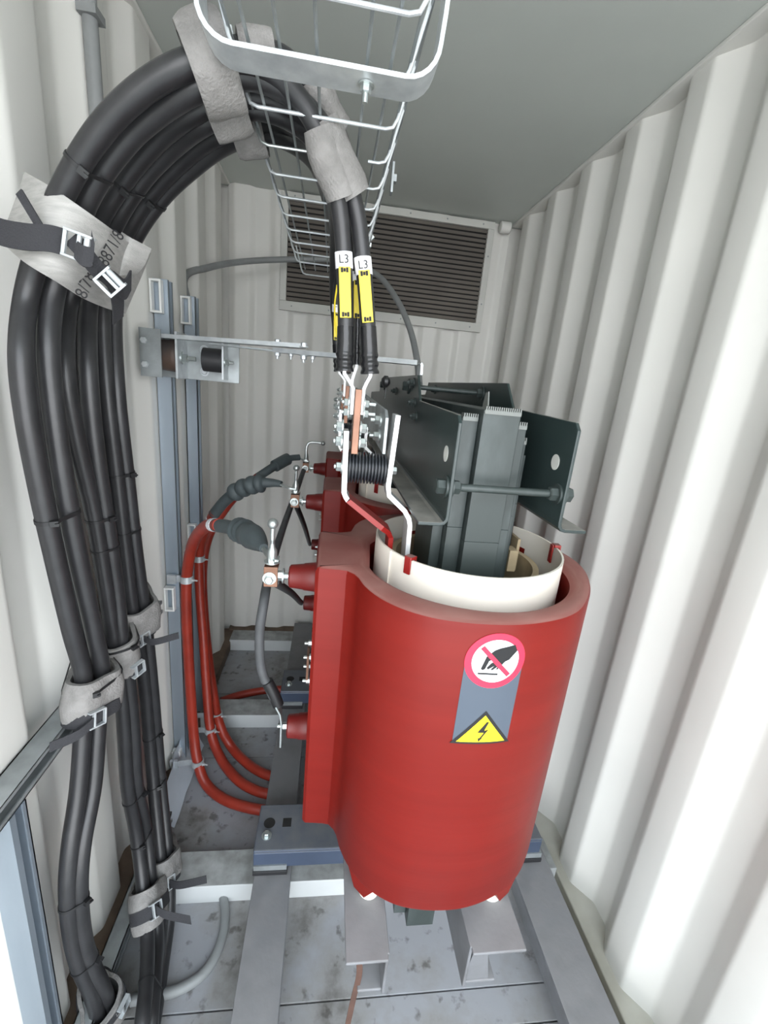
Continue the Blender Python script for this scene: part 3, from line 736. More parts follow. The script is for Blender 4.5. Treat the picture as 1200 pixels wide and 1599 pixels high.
# ---- pipe at upper left, conduit to louvre, floor conduit
m = MB(); p0 = V(XL+.014, 1.165, 1.60); m.cyl(p0, V(XL+.014, 1.165, ZC), .014, n=16).box(XL-.002, XL+.034, 1.145, 1.185, 2.17, 2.185)
tag(m.build('wall_pipe', M['conduit']), 'grey vertical pipe on left wall behind the cable arch', 'pipe')
cpts = [V(XL+.016, 1.80, 1.70), at(288, 435, 1.82), at(325, 418, 2.0), at(385, 408, 2.2), at(470, 405, 2.30), at(540, 408, 2.30), at(590, 430, 2.2), at(620, 468, 2.05), at(641, 515, 1.9), at(652, 565, 1.75), at(655, 600, 1.65)]
tag(MB().tube(spline(cpts), .0125, 12).build('grey_conduit', M['conduit']), 'thin grey flexible conduit looping across the back wall', 'conduit')
cp2 = [at(345, 1380, z=.012), at(352, 1430, z=.012), at(342, 1480, z=.012), at(318, 1520, z=.012), at(280, 1545, z=.012), at(240, 1555, z=.012), at(205, 1562, z=.012)]
tag(MB().tube(spline(cp2), .0125, 12).build('floor_conduit', M['conduit']), 'grey flexible conduit curving over the floor at lower left', 'conduit')
es = MB().strip(spline([V(.108, .540, .528), V(.112, .545, .47), V(.108, .56, .36), V(.100, .565, .20), V(.097, .56, .004)], 6), (1, 0, 0), .011, .0016)
tag(es.build('earthing_strap', M['earth'], smooth=30), 'thin brown copper strap hanging down below the front coil', 'strap')
# crumpled sheet at the foot of the struts
sh = MB(); g = []; nx, nz = 9, 7
for j in range(nz):
    row = []
    for i in range(nx):
        y = 1.22+.36*i/(nx-1); z = .005+.20*j/(nz-1)*(.35+.65*i/(nx-1)); x = XL+.024+.05*(1-j/(nz-1))**2+.010*noise.noise(V(y*13, z*17, 2))
        row.append(V(x, y, z))
    g.append(row)
vs = [p for r in g for p in r]; vs += [p+V(.0015, 0, .0005) for p in vs]
fs = []
for j in range(nz-1):
    for i in range(nx-1):
        k = j*nx+i; fs += [(k, k+1, k+nx+1, k+nx), (k+nx*nz, k+nx+nx*nz, k+nx+1+nx*nz, k+1+nx*nz)]
sh.add(vs, fs); tag(sh.build('plastic_sheet', M['plast'], smooth=50), 'pale crumpled plastic sheet at the foot of the near strut', 'sheet')

# ================================================================== CABLE TRAY
tray = empty('wire_cable_tray', (-.04, 1.2, 1.875)); tag(tray, 'bright steel wire mesh cable tray hanging below the ceiling', 'cable tray')
TZ0 = 1.875; xa, xb = -.132, .062; xs = -.158; xe = .086; zs = 1.952
rw = .0024
lw = MB(); YT0, YT1 = .30, 1.65
for (x, z) in ((xa+.018, TZ0+.0045), (xa+.052, TZ0+.0045), ((xa+xb)/2-.004, TZ0+.0045), (xb-.045, TZ0+.0045), (xb-.018, TZ0+.0045), (xa-.006, TZ0+.022), (xb+.006, TZ0+.022), (xs-.001, zs), (xe+.001, zs)):
    MB().cyl((x, YT0, z), (x, YT1, z), rw*.85, n=8).build('lengthwise_wire', M['galvdull'], tray)
for k in range(-2, 10):
    y = .738+.101*k
    c1, c2 = (1, 1)
    P = [(xs, y, zs+.004), (xa-.006, y, TZ0+.014), (xa, y, TZ0+.003), (xa+.010, y, TZ0), (xb-.010, y, TZ0), (xb, y, TZ0+.003), (xb+.006, y, TZ0+.014), (xe, y, zs+.004)]
    if k == 9: P = [(p[0]+(0.012 if p[0] < 0 else -.0), p[1], p[2]-.012) for p in P]
    r = MB()
    if k == 1:
        MB().tube(P[:4]+[(-.048, y, TZ0)], rw, 8).build('cut_cross_wire', M['zinc'], tray)
        r.tube([(.035, y, TZ0)]+P[4:], rw, 8)
    else: r.tube(P, rw, 8)
    r.build('cross_wire', M['galv'], tray)
# hanger band
bd = MB(); yb0, yb1 = .612, .655; yc = (yb0+yb1)/2
bp = [(-.176, yc, 2.03), (-.168, yc, 1.93)]
for i in range(7):
    a = PI+ (PI/2)*i/6; bp.append((-.168+.036+.036*math.cos(a)+.002, yc, 1.905+.036*math.sin(a)))
for i in range(7):
    a = -PI/2+(PI/2)*i/6; bp.append((.062+.036*math.cos(a), yc, 1.905+.036*math.sin(a)))
bp += [(.100, yc, 1.93), (.104, yc, 2.03)]
bd.strip(bp, (0, 1, 0), yb1-yb0, .005)
hb = bd.build('hanger_band', M['galv'], smooth=30)
tag(hb, 'wide curved steel hanger band wrapped under the near end of tray', 'hanger')
MB().bolt((.018, yc, 1.866), (0, 0, -1), .0065, .010).build('bolt', M['zinc'], hb)
for (x, z) in ((-.174, 2.03), (.104, 2.03)): MB().box(x-.004, x+.004, yc-.02, yc+.02, z, ZC).build('hanger_strap', M['galv'], hb, smooth=0)
m = MB().box(xe+.003, xe+.012, .985, .998, 1.91, 1.922).box(xe+.002, xe+.006, .98, 1.0, 1.89, 1.94)
tag(m.build('splice_bolt', M['galvdull'], smooth=0), 'small steel splice bolt on right side of the wire tray', 'bolt')
p = at(578, 372, 1.62)
tag(MB().obox(p, (.008, 0, .008), (0, .01, 0), (-.006, 0, .006)).obox(p-V(0, 0, .02), (.006, 0, 0), (0, .006, 0), (0, 0, .006)).build('tray_clip', M['zinc'], smooth=0), 'pale clip at far right end of the wire tray', 'clip')

# ================================================================== BLACK POWER CABLES
CR = 0.0158
def resolve(L):
    out = []
    for p in L:
        if len(p) == 3: out.append(at(p[0], p[1], y=p[2]))
        else: out.append(at(p[0], p[1], x=p[3]))
    return out
XW = -.452
def X(u, v, x=XW): return (u, v, None, x)
paths = {
 'A1': [X(165, 1640), X(146, 1560), X(124, 1507), X(112, 1460), X(106, 1390), X(110, 1320), X(123, 1227), X(130, 1120), X(130, 1055), X(112, 985), X(88, 880), X(64, 770), X(42, 650), X(33, 555), (42, 460, .770), (70, 365, .755), (108, 280, .735), (160, 200, .715), (222, 140, .700), (290, 102, .692), (350, 92, .700), (420, 112, .72), (478, 170, .745), (512, 245, .765), (531, 330, .785), (538, 420, .795), (540, 510, .795), (538, 580, .793)],
 'A2': [X(190, 1635, -.438), X(168, 1560, -.438), X(144, 1507, -.438), X(130, 1460, -.438), X(124, 1390, -.438), X(129, 1320, -.438), X(146, 1227, -.438), X(154, 1120, -.438), X(160, 1055, -.438), X(147, 985, -.438), X(122, 870, -.438), X(102, 765, -.438), X(84, 640, -.438), X(76, 545, -.438), (84, 455, .800), (112, 370, .790), (146, 290, .775), (198, 218, .755), (250, 172, .735), (305, 138, .715), (360, 118, .715), (425, 130, .73), (490, 180, .755), (530, 250, .775), (557, 330, .795), (569, 430, .80), (575, 510, .80), (578, 584, .80)],
 'A3': [X(174, 1635, -.478), X(154, 1560, -.478), X(132, 1507, -.478), X(118, 1460, -.478), X(113, 1390, -.478), X(118, 1320, -.478), X(132, 1227, -.478), X(146, 1120, -.485), X(146, 1055, -.485), X(132, 985, -.485), X(108, 870, -.485), X(84, 760, -.485), X(62, 640, -.485), X(55, 545, -.485), (64, 455, .825), (92, 368, .805), (130, 280, .79), (180, 195, .775), (240, 138, .76), (300, 100, .745), (370, 80, .745), (440, 92, .76), (495, 145, .79), (530, 215, .82), (550, 290, .845), (558, 370, .86), (560, 470, .86), (557, 570, .858)],
 'B1': [X(218, 1680, -.315), X(222, 1600, -.325), X(229, 1530, -.345), X(230, 1460, -.375), X(222, 1375, -.415), X(212, 1297, -.44), X(199, 1227), X(194, 1140), X(188, 1060), X(178, 1000), X(166, 920), X(146, 800), X(118, 680), X(102, 580), (106, 480, .890), (126, 405, .885), (158, 335, .870), (200, 270, .850), (248, 215, .825), (300, 176, .795), (360, 152, .79), (430, 158, .80), (490, 200, .84), (520, 270, .95), (530, 350, 1.15), (528, 440, 1.33), (526, 520, 1.37), (530, 580, 1.374)],
 'B2': [X(232, 1680, -.312), X(236, 1600, -.322), X(242, 1530, -.340), X(246, 1460, -.367), X(236, 1375, -.405), X(228, 1297, -.43), X(214, 1227, -.44), X(208, 1140, -.44), X(200, 1060, -.44), X(190, 1000, -.44), X(182, 920, -.44), X(164, 800, -.44), X(148, 690, -.44), X(138, 580, -.44), (138, 480, .935), (152, 410, .925), (182, 340, .905), (222, 278, .885), (270, 228, .855), (318, 192, .815), (372, 168, .805), (440, 180, .815), (492, 222, .86), (515, 290, .98), (524, 360, 1.18), (522, 450, 1.36), (527, 520, 1.385), (541, 585, 1.384)],
 'B3': [X(226, 1680, -.338), X(230, 1600, -.348), X(236, 1530, -.367), X(238, 1460, -.398), X(229, 1375, -.438), X(220, 1297, -.462), X(206, 1227, -.475), X(200, 1140, -.478), X(194, 1060, -.485), X(184, 1000, -.485), X(172, 920, -.485), X(156, 800, -.485), X(134, 690, -.485), X(122, 580, -.485), (124, 480, .965), (142, 405, .955), (170, 330, .94), (212, 262, .91), (260, 208, .875), (312, 168, .835), (370, 146, .825), (440, 150, .835), (498, 195, .875), (528, 262, .99), (538, 340, 1.2), (536, 440, 1.38), (534, 520, 1.43), (536, 580, 1.435)],
 'C1': [X(222, 1670, -.335), X(234, 1590, -.345), X(244, 1510, -.360), X(254, 1420, -.378), X(250, 1335, -.405), X(241, 1240, -.435), X(233, 1150), X(225, 1060), X(208, 960), X(196, 860), X(182, 740), X(168, 620), (160, 500, 1.0), (168, 430, 1.0), (196, 362, .985), (236, 300, .965), (284, 250, .935), (332, 214, .905), (385, 196, .89), (440, 205, .93), (490, 245, 1.1), (515, 310, 1.4), (524, 390, 1.8), (526, 470, 1.96), (528, 560, 1.985)],
 'C2': [X(228, 1670, -.330), X(242, 1590, -.340), X(254, 1510, -.352), X(265, 1420, -.366), X(262, 1335, -.393), X(253, 1240, -.425), X(245, 1150, -.44), X(237, 1060, -.44), X(226, 960, -.44), X(212, 860, -.44), X(198, 740, -.44), X(184, 620, -.44), (178, 500, 1.03), (186, 430, 1.03), (212, 366, 1.01), (252, 308, .99), (300, 262, .96), (346, 228, .93), (395, 210, .90), (448, 220, .95), (494, 262, 1.14), (514, 330, 1.45), (520, 400, 1.85), (521, 480, 1.98), (532, 562, 1.995)],
 'C3': [X(226, 1670, -.345), X(238, 1590, -.355), X(250, 1510, -.375), X(260, 1420, -.398), X(256, 1335, -.43), X(246, 1240, -.46), X(236, 1150, -.485), X(228, 1060, -.485), X(216, 960, -.485), X(204, 860, -.485), X(190, 740, -.485), X(176, 620, -.485), (170, 500, 1.075), (180, 430, 1.07), (206, 350, 1.05), (248, 288, 1.02), (298, 238, .985), (348, 204, .95), (400, 186, .925), (455, 198, .97), (505, 240, 1.15), (528, 310, 1.45), (534, 390, 1.85), (534, 470, 2.02), (533, 560, 2.045)],
}
clabs = {
 'A1': 'black power cable, outermost of the arch, ending at front left terminal with yellow tag',
 'A2': 'black power cable just inside the outermost, ending at front right terminal with a yellow tag',
 'A3': 'black power cable behind the two front ones, small yellow tag between theirs',
 'B1': 'black power cable bowing out at left of the middle bundle below the felt wrap',
 'B2': 'black power cable on the right side of the middle bundle, nearest the camera',
 'B3': 'black power cable against the wall at the back of the middle bundle',
 'C1': 'black power cable at left of the farthest bundle by the strut channel',
 'C2': 'black power cable at right of the farthest bundle, lowest of the arch',
 'C3': 'black power cable against the wall at the back of the farthest bundle'}
CAB = {}; cobj = {}
for k, L in paths.items():
    P = spline(resolve(L), 7); CAB[k] = P
    n = len(P)
    o = MB().tube(P, [CR*(1-.17*min(1, max(0, (i/n-.72)/.2))) for i in range(n)], 14).build('power_cable', M['black'], smooth=60)
    tag(o, clabs[k], 'cable', 'black power cables arching over to the transformer'); cobj[k] = o
def nearest(k, c):
    P = CAB[k]; i = min(range(1, len(P)-1), key=lambda i: (P[i]-c).length); return P[i], (P[i+1]-P[i-1]).normalized(), i
# terminations with tape, lug, marker sleeve and tag
def terminate(k, lugdir, tagged=True, big=True):
    P = CAB[k]; o = cobj[k]; n = len(P)
    d = (P[-1]-P[-6]).normalized()
    def back(s):
        acc = 0; i = n-1
        while i > 0 and acc < s: acc += (P[i]-P[i-1]).length; i -= 1
        return i
    a = back(.068); seg = spline(P[a:], 4)
    rr = []
    for j, p in enumerate(seg):
        f = j/(len(seg)-1); rr.append(CR*(.88+.09*f+.075*math.sin(f*34)*(f > .55)))
    t = MB().tube(seg, rr, 16)
    plab(t.build('tape_sleeve', M['tape'], o, smooth=60), 'glossy black taped cable end')
    e = P[-1]
    # lug: flattened, bent towards the copper bar then down
    tgt = V((.0415+lugdir*.0088)*1.055, e.y, 0)
    L = MB().strip([e+V(0, 0, .010), e+V(0, 0, -.004), V(e.x*.4+tgt.x*.6, e.y, e.z-.016), V(tgt.x, e.y, e.z-.026), V(tgt.x, e.y, e.z-.070)], (0, 1, 0), .026, .0055)
    plab(L.build('cable_lug', M['tin'], o, smooth=20), 'bright tinned cable lug')
    if not tagged: return
    i1 = back(.074); i0 = back(.146 if big else .135); i2 = back(.172 if big else .152)
    def face(i): 
        c = P[i]; T = (P[i+1]-P[i-1]).normalized(); v = (CAMP-c); v = (v-T*v.dot(T)).normalized(); return c, T, v, T.cross(v)
    c0, T0, v0, s0 = face((i0+i1)//2)
    Ln = (P[i1]-P[i0]).length/2; wv = .0092
    if c0.y > .84: wv = .008
    tg = MB().obox(c0+v0*(CR*.85+.0016), s0*wv, T0*Ln, v0*.001)
    tgo = plab(tg.build('marker_tag', M['yellow'], o, smooth=0, bevel=.0005), 'yellow marker tag')
    mk = MB()
    for sgn in (-1, 1):
        for q in (-1, 0, 1): mk.obox(c0+v0*(CR*.85+.0028)+T0*(Ln*.87*sgn)+s0*(q*.0042), s0*.0019, T0*(.0036 if q else .0026), v0*.0002)
    plab(mk.build('tag_marks', M['ink'], tgo, smooth=0), 'black printed marks')
    sv = MB().tube(P[i2:i0+1] if i0+1-i2 > 1 else [P[i2], P[i2+2]], CR*.9, 16)
    svo = plab(sv.build('marker_sleeve', M['wsign'], o, smooth=60), 'white printed marker sleeve')
    c, T, v, s = face((i0+i2)//2)
    s = s if s.dot(right) > 0 else -s; upv = v.cross(s); upv = upv if upv.z > 0 else -upv
    vs, fs = text_mesh('L3', c+v*(CR*.93+.0004), s, upv, .017)
    plab(MB().add(vs, fs).build('sleeve_text', M['ink'], svo, smooth=0), 'black L3 lettering')
terminate('A1', -1); terminate('A2', 1); terminate('A3', -1, big=False)
for k, s in (('B1', -1), ('B2', 1), ('B3', -1), ('C1', -1), ('C2', 1), ('C3', -1)): terminate(k, s, tagged=k in ('B1', 'B3'))
# thin yellow lead beside the far terminals
yl = [at(527, 445, 1.2), at(523, 475, 1.2), at(524, 505, 1.2), at(528, 530, 1.2)]
tag(MB().tube(spline(yl), .0022, 8).build('yellow_lead', M['yellow']), 'thin yellow lead hanging beside the rear cable ends', 'lead')

# ---- wraps around bundles
def hull(centers, ax, rad, n=40, sm=True):
    ax = ax.normalized(); c = sum(centers, Vector())/len(centers)
    u = V(0, 0, 1).cross(ax); u = u.normalized() if u.length > .1 else V(1, 0, 0).cross(ax).normalized(); w = ax.cross(u)
    pts = []
    for q in centers:
        q = q-ax*(q-c).dot(ax); x, y = (q-c).dot(u), (q-c).dot(w)
        for k in range(24): a = 2*PI*k/24; pts.append((x+rad*math.cos(a), y+rad*math.sin(a)))
    pts = sorted(set(pts))
    def half(P):
        h = []
        for p in P:
            while len(h) > 1 and (h[-1][0]-h[-2][0])*(p[1]-h[-2][1])-(h[-1][1]-h[-2][1])*(p[0]-h[-2][0]) <= 0: h.pop()
            h.append(p)
        return h[:-1]
    H = half(pts)+half(pts[::-1])
    # resample by length
    L = [0]
    for i in range(len(H)): a, b = H[i], H[(i+1) % len(H)]; L.append(L[-1]+math.hypot(b[0]-a[0], b[1]-a[1]))
    out = []
    for k in range(n):
        s = L[-1]*k/n; i = max(j for j in range(len(H)) if L[j] <= s+1e-12); a, b = H[i], H[(i+1) % len(H)]; t = (s-L[i])/max(1e-9, L[i+1]-L[i])
        out.append(c+u*(a[0]+t*(b[0]-a[0]))+w*(a[1]+t*(b[1]-a[1])))
    return out, c, ax
def bundle_at(keys, c):
    q = [nearest(k, c) for k in keys]; ax = sum((x[1] for x in q), Vector()).normalized(); return [x[0] for x in q], ax
def wrap(name, keys, uvp, length, gap, th, m, wob=0.0, ax=None, seed=0, segs=6):
    c = uvp if isinstance(uvp, Vector) else resolve([uvp])[0]
    cen, a2 = bundle_at(keys, c); a = ax or a2
    c0 = sum(cen, Vector())/len(cen)
    Lp = []
    def ring(t, r):
        o = c0+a*t
        cc = [q+a*t for q in cen]
        # follow the cables along the axis
        cc = [nearest(k, q)[0]*.6+q*.4 if False else q for k, q in zip(keys, cc)]
        h, _, _ = hull(cc, a, CR+r)
        if wob: h = [p+(p-o).normalized()*wob*noise.noise(p*22+V(seed, 0, 0)) for p in h]
        return h
    for i in range(segs+1):
        t = -length/2+length*i/segs; e = 1-abs(2*i/segs-1)**8*.25
        Lp.append(ring(t, gap+th*e))
    for i in range(segs, -1, -1): Lp.append(ring(-length/2+length*i/segs, gap))
    return MB().loops(Lp), c0, a, cen
def collar(keys, uvp, length, lab, gap=.009, th=.010, wob=.008, seed=0, group='grey foam collars around the cables', ax=None):
    m, c0, a, cen = wrap('foam_collar', keys, uvp, length, gap, th, None, wob, ax=ax, seed=seed)
    return tag(m.build('foam_collar', M['foam'], smooth=60), lab, 'foam collar', group), c0, a, cen
AA, BB, CC = ('A1', 'A2', 'A3'), ('B1', 'B2', 'B3'), ('C1', 'C2', 'C3')
def strapped(keys, uvp, t, lab, tail=None, w=.027, gap=.016):
    c = resolve([uvp])[0]; cen, a = bundle_at(keys, c); c0 = sum(cen, Vector())/3
    h, _, _ = hull([q+a*t for q in cen], a, CR+gap, 44)
    m = MB().strip(h, a, w, .003, closed=True)
    st = m.build('clamp_strap', M['web'], smooth=40); tag(st, lab, 'strap', 'black webbing straps on the foam collars')
    # buckle on the camera side, right hand
    k = max(range(len(h)), key=lambda i: (h[i]-c0).dot((CAMP-c0).normalized()*.8+right*.9))
    p = h[k]; d = (h[(k+1) % 44]-h[k-1]).normalized(); nn = d.cross(a).normalized(); nn = nn if nn.dot(p-c0) > 0 else -nn
    b = MB(); z = a
    b.obox(p+nn*.004+z*(w*.56), d*.016, z*.0015, nn*.005).obox(p+nn*.004-z*(w*.56), d*.016, z*.0015, nn*.005).obox(p+nn*.005+d*.015, d*.0018, z*w*.56, nn*.004).obox(p+nn*.005-d*.006, d*.0018, z*w*.56, nn*.004)
    plab(b.build('buckle', M['galv'], st, smooth=0, bevel=.0008), 'galvanised cam buckle')
    if tail:
        T = [p+nn*.006]+[p+nn*.006+tl for tl in tail]
        plab(MB().strip(spline(T, 5), a, w*.7, .002).build('strap_tail', M['web'], st, smooth=40), 'loose strap end')
    return st
posA, posB, posC = X(142, 1085), X(190, 1012), X(220, 955)
collar(AA, posA, .085, 'thick grey foam collar on the nearest bundle, halfway down the wall', seed=1, th=.011)
strapped(AA, posA, -.028, 'black strap round the nearest halfway foam collar', tail=[V(-.02, -.03, -.01), V(-.06, -.05, -.02)], gap=.020)
collar(BB, posB, .085, 'grey foam collar on the middle bundle, halfway down the wall', seed=2)
strapped(BB, posB, -.028, 'black strap round the middle bundle halfway foam collar', gap=.0195)
collar(CC, posC, .080, 'grey foam collar on the farthest bundle, halfway down the wall', seed=3)
strapped(CC, posC, -.040, 'black strap round the farthest halfway collar, its tail pointing right', tail=[V(.025, -.01, -.002), V(.085, -.01, .018)], gap=.006)
lowA, lowB, lowC = X(160, 1585), (236, 1412, None, -.395), (258, 1345, None, -.403)
collar(AA, lowA, .085, 'grey foam collar on the nearest bundle at the very bottom', seed=4)
strapped(AA, lowA, .020, 'black strap round the lowest foam collar at bottom left', gap=.0195)
collar(BB, lowB, .085, 'grey foam collar on the middle bundle near the floor', seed=5)
strapped(BB, lowB, -.006, 'black strap round the middle near-floor collar, tail pointing right', tail=[V(.03, -.01, -.006), V(.085, -.01, -.028)], gap=.0195)
collar(CC, lowC, .060, 'grey foam collar on the farthest bundle near the floor', seed=6)
strapped(CC, lowC, -.028, 'black strap round the farthest near-floor collar', tail=[V(.03, -.01, .005), V(.10, -.01, .022)], gap=.012)
# foam where the cables pass the tray
collar(AA, (328, 108, .70), .052, 'large grey foam collar at the top of the arch, left of tray', th=.014, seed=7, gap=.012)
collar(BB, (356, 165, .80), .055, 'grey foam collar on middle bundle entering the tray', th=.011, seed=8)
collar(CC, (384, 203, .90), .050, 'small grey foam collar on farthest bundle entering the tray', th=.011, seed=9)
collar(('A1',), (512, 252, .765), .085, 'grey foam sleeve on the left front cable dropping out of tray', th=.008, seed=10, gap=.002, wob=.006)
collar(('A2',), (533, 250, .775), .095, 'grey foam sleeve on right front cable dropping out of tray', th=.0085, seed=11, gap=.002, wob=.006)
collar(('A3',), (500, 170, .79), .070, 'ragged grey foam sleeve on the rear cable under the tray', th=.008, seed=12, gap=.002, wob=.008)
collar(('B3', 'A3'), (400, 108, .77), .045, 'dark grey foam piece inside the tray behind hanger band', th=.009, seed=13, gap=.002)

# ---- cable ties
def ctie(keys, uvp, lab, m='tie', w=.0045, gap=.0008, head=True):
    c = resolve([uvp])[0]; cen, a = bundle_at(keys, c); c0 = sum(cen, Vector())/len(cen)
    h, _, _ = hull(cen, a, CR+gap, 44)
    b = MB().strip(h, a, w, .0014, closed=True)
    if head:
        k = max(range(44), key=lambda i: (h[i]-c0).dot((CAMP-c0).normalized()*.6+right)); p = h[k]; nn = (p-c0).normalized(); d = a.cross(nn)
        b.obox(p+nn*.004, a*.0048, d*.006, nn*.004)
        b.obox(p+nn*.008+d*.004, a*.0015, d*.003, nn*.003)
    tag(b.build('cable_tie', M[m], smooth=30), lab, 'cable tie', 'black cable ties on the power cables')
ctie(AA, X(142, 1062), 'black cable tie pulled tight round the nearest halfway foam collar', w=.005, gap=.0205)
ctie(BB, X(190, 992), 'black cable tie pulled tight round the middle halfway foam collar', w=.005, gap=.0195)
ctie(AA, X(93, 803), 'black cable tie on nearest bundle above its halfway collar', w=.007)
ctie(BB, X(158, 800), 'black cable tie on middle bundle, upper of two above the collar', w=.006)
ctie(BB, X(163, 850), 'thin cable tie on middle bundle, lower of two above the collar', head=False)
ctie(CC, X(190, 742), 'black cable tie on farthest bundle, upper of two above the collar', w=.006)
ctie(CC, X(200, 825), 'thin cable tie on farthest bundle, lower of two above the collar', head=False)
ctie(AA, X(112, 1400), 'black cable tie on the bowed lower part of the nearest bundle', w=.005)
ctie(AA, X(130, 1495), 'black cable tie just above the bottom left foam collar', w=.004)
ctie(BB, X(208, 1235), 'cable tie on middle bundle below its halfway collar, upper', w=.0035)
ctie(BB, X(218, 1290), 'cable tie on middle bundle below its halfway collar, lower', w=.0035)
ctie(CC, X(232, 1155), 'cable tie on farthest bundle below its halfway collar, upper', w=.0035)
ctie(CC, X(241, 1212), 'cable tie on farthest bundle below its halfway collar, lower', w=.0035)
ctie(AA, (128, 258, .74), 'black cable tie on the outer arch cables above the felt wrap', w=.005)
ctie(BB, (196, 290, .87), 'black cable tie on the middle arch cables above the felt wrap', w=.005)
ctie(CC, (240, 315, .98), 'black cable tie on the inner arch cables above the felt wrap', w=.006)
ctie(BB, X(236, 1555, -.338), 'cable tie on middle bundle close to the floor', w=.004, head=False)

# ---- felt wrap across the three bundles with strap and buckles
def sheet(rows, th, nd=None, sub=6):
    G = []
    R0 = [spline(r, sub) for r in rows]; ncol = len(R0[0])
    colsm = [spline([R0[j][i] for j in range(len(R0))], 4) for i in range(ncol)]
    nr = len(colsm[0]); vs = []
    for j in range(nr):
        for i in range(ncol): vs.append(colsm[i][j])
    off = []
    for j in range(nr):
        for i in range(ncol):
            a = colsm[max(0, i-1)][j]; b = colsm[min(ncol-1, i+1)][j]; c = colsm[i][max(0, j-1)]; d = colsm[i][min(nr-1, j+1)]
            n = (b-a).cross(d-c).normalized(); off.append(colsm[i][j]+n*th)
    N = nr*ncol; fs = []
    for j in range(nr-1):
        for i in range(ncol-1):
            k = j*ncol+i; fs += [(k, k+1, k+ncol+1, k+ncol), (N+k, N+k+ncol, N+k+ncol+1, N+k+1)]
    for i in range(ncol-1): fs += [(i, N+i, N+i+1, i+1), ((nr-1)*ncol+i, (nr-1)*ncol+i+1, N+(nr-1)*ncol+i+1, N+(nr-1)*ncol+i)]
    for j in range(nr-1): fs += [(j*ncol, (j+1)*ncol, N+(j+1)*ncol, N+j*ncol), (j*ncol+ncol-1, N+j*ncol+ncol-1, N+(j+1)*ncol+ncol-1, (j+1)*ncol+ncol-1)]
    return MB().add(vs+off, fs)
rows = [[at(38, 268, .80), at(80, 292, .735), at(130, 326, .735), at(180, 362, .80), at(214, 388, .90), at(236, 395, 1.0)],
        [at(24, 310, .79), at(68, 335, .715), at(116, 368, .72), at(168, 402, .79), at(200, 425, .90), at(222, 430, 1.0)],
        [at(8, 352, .79), at(52, 385, .710), at(102, 418, .715), at(150, 444, .79), at(186, 455, .90), at(208, 462, 1.0)],
        [at(-4, 372, .80), at(36, 408, .725), at(88, 440, .73), at(130, 466, .80), at(168, 482, .90), at(196, 490, 1.0)]]
fw = sheet(rows, .0025).build('felt_wrap', M['felt'], smooth=60); tag(fw, 'grey felt sheet wrapped across the cables at top of left bundle', 'felt wrap')
rows2 = [[at(190, 362, .87), at(206, 372, .86), at(237, 388, .90)], [at(180, 392, .86), at(196, 402, .85), at(226, 414, .89)], [at(168, 424, .87), at(184, 430, .86), at(214, 428, .90)]]
fw2 = sheet(rows2, .0025).build('felt_offcut', M['felt'], smooth=60); tag(fw2, 'small curled grey felt offcut at right end of the big felt wrap', 'felt offcut')
def inkt(txt, u, v, y, u2, v2, y2, size):
    o = at(u, v, y); ex = (at(u2, v2, y2)-o).normalized(); vw = (CAMP-o).normalized(); ey = vw.cross(ex).normalized()
    vs, fs = text_mesh(txt, o+vw*.004, ex, ey, size); plab(MB().add(vs, fs).build('handwritten_text', M['ink'], fw, smooth=0), 'handwritten black marking')
inkt('8871/8', 174, 388, .775, 188, 362, .79, .022)
inkt('8/78', 134, 445, .755, 142, 425, .76, .022)
# strap over the felt
sp_ = [at(-30, 345, .70), at(0, 362, .700), at(40, 370, .690), at(75, 372, .690), at(100, 378, .695)]
stp = MB().strip(spline(sp_, 5), (at(40, 390, .69)-at(44, 345, .69)), .032, .003).build('felt_strap', M['web'], smooth=40)
tag(stp, 'wide black webbing strap over the grey felt wrap with two buckles', 'strap')
s2 = MB().strip(spline([at(112, 372, .690), at(130, 392, .690), at(150, 418, .70), at(176, 440, .72), at(184, 470, .76), at(184, 500, .80)], 5), (at(125, 430, .7)-at(160, 400, .7)), .022, .003)
s2.strip(spline([at(176, 440, .73), at(194, 452, .76), at(204, 438, .78)], 5), (0, .2, 1), .03, .003)
s2.strip(spline([at(30, 300, .70), at(48, 330, .695), at(66, 360, .692)], 4), (at(30, 360, .7)-at(50, 340, .7)), .010, .003)
s2.build('strap_run', M['web'], stp, smooth=40)
def bk(u, v, y, u2, v2, s=.017):
    c = at(u, v, y); d = (at(u2, v2, y)-c).normalized(); n_ = (CAMP-c).normalized(); w = d.cross(n_).normalized(); n_ = w.cross(d)
    b = MB()
    for q in (-1, 1): b.obox(c+w*q*s*.9, d*s, w*.0016, n_*.006)
    for q in (-.9, .1): b.obox(c+d*q*s+n_*.002, d*.0022, w*s*.9, n_*.0025)
    b.cyl(c+d*s*.6-w*s*.9, c+d*s*.6+w*s*.9, .004, n=10)
    plab(b.build('buckle', M['galv'], stp, smooth=30, bevel=.0005), 'shiny cam buckle')
bk(122, 385, .684, 135, 390); bk(172, 440, .70, 186, 428, .014)
o = MB().strip(spline([at(118, 388, .680), at(130, 400, .672), at(146, 400, .676), at(142, 375, .68)], 5), (0, 0.3, 1), .026, .003); o.build('strap_end', M['web'], stp, smooth=40)

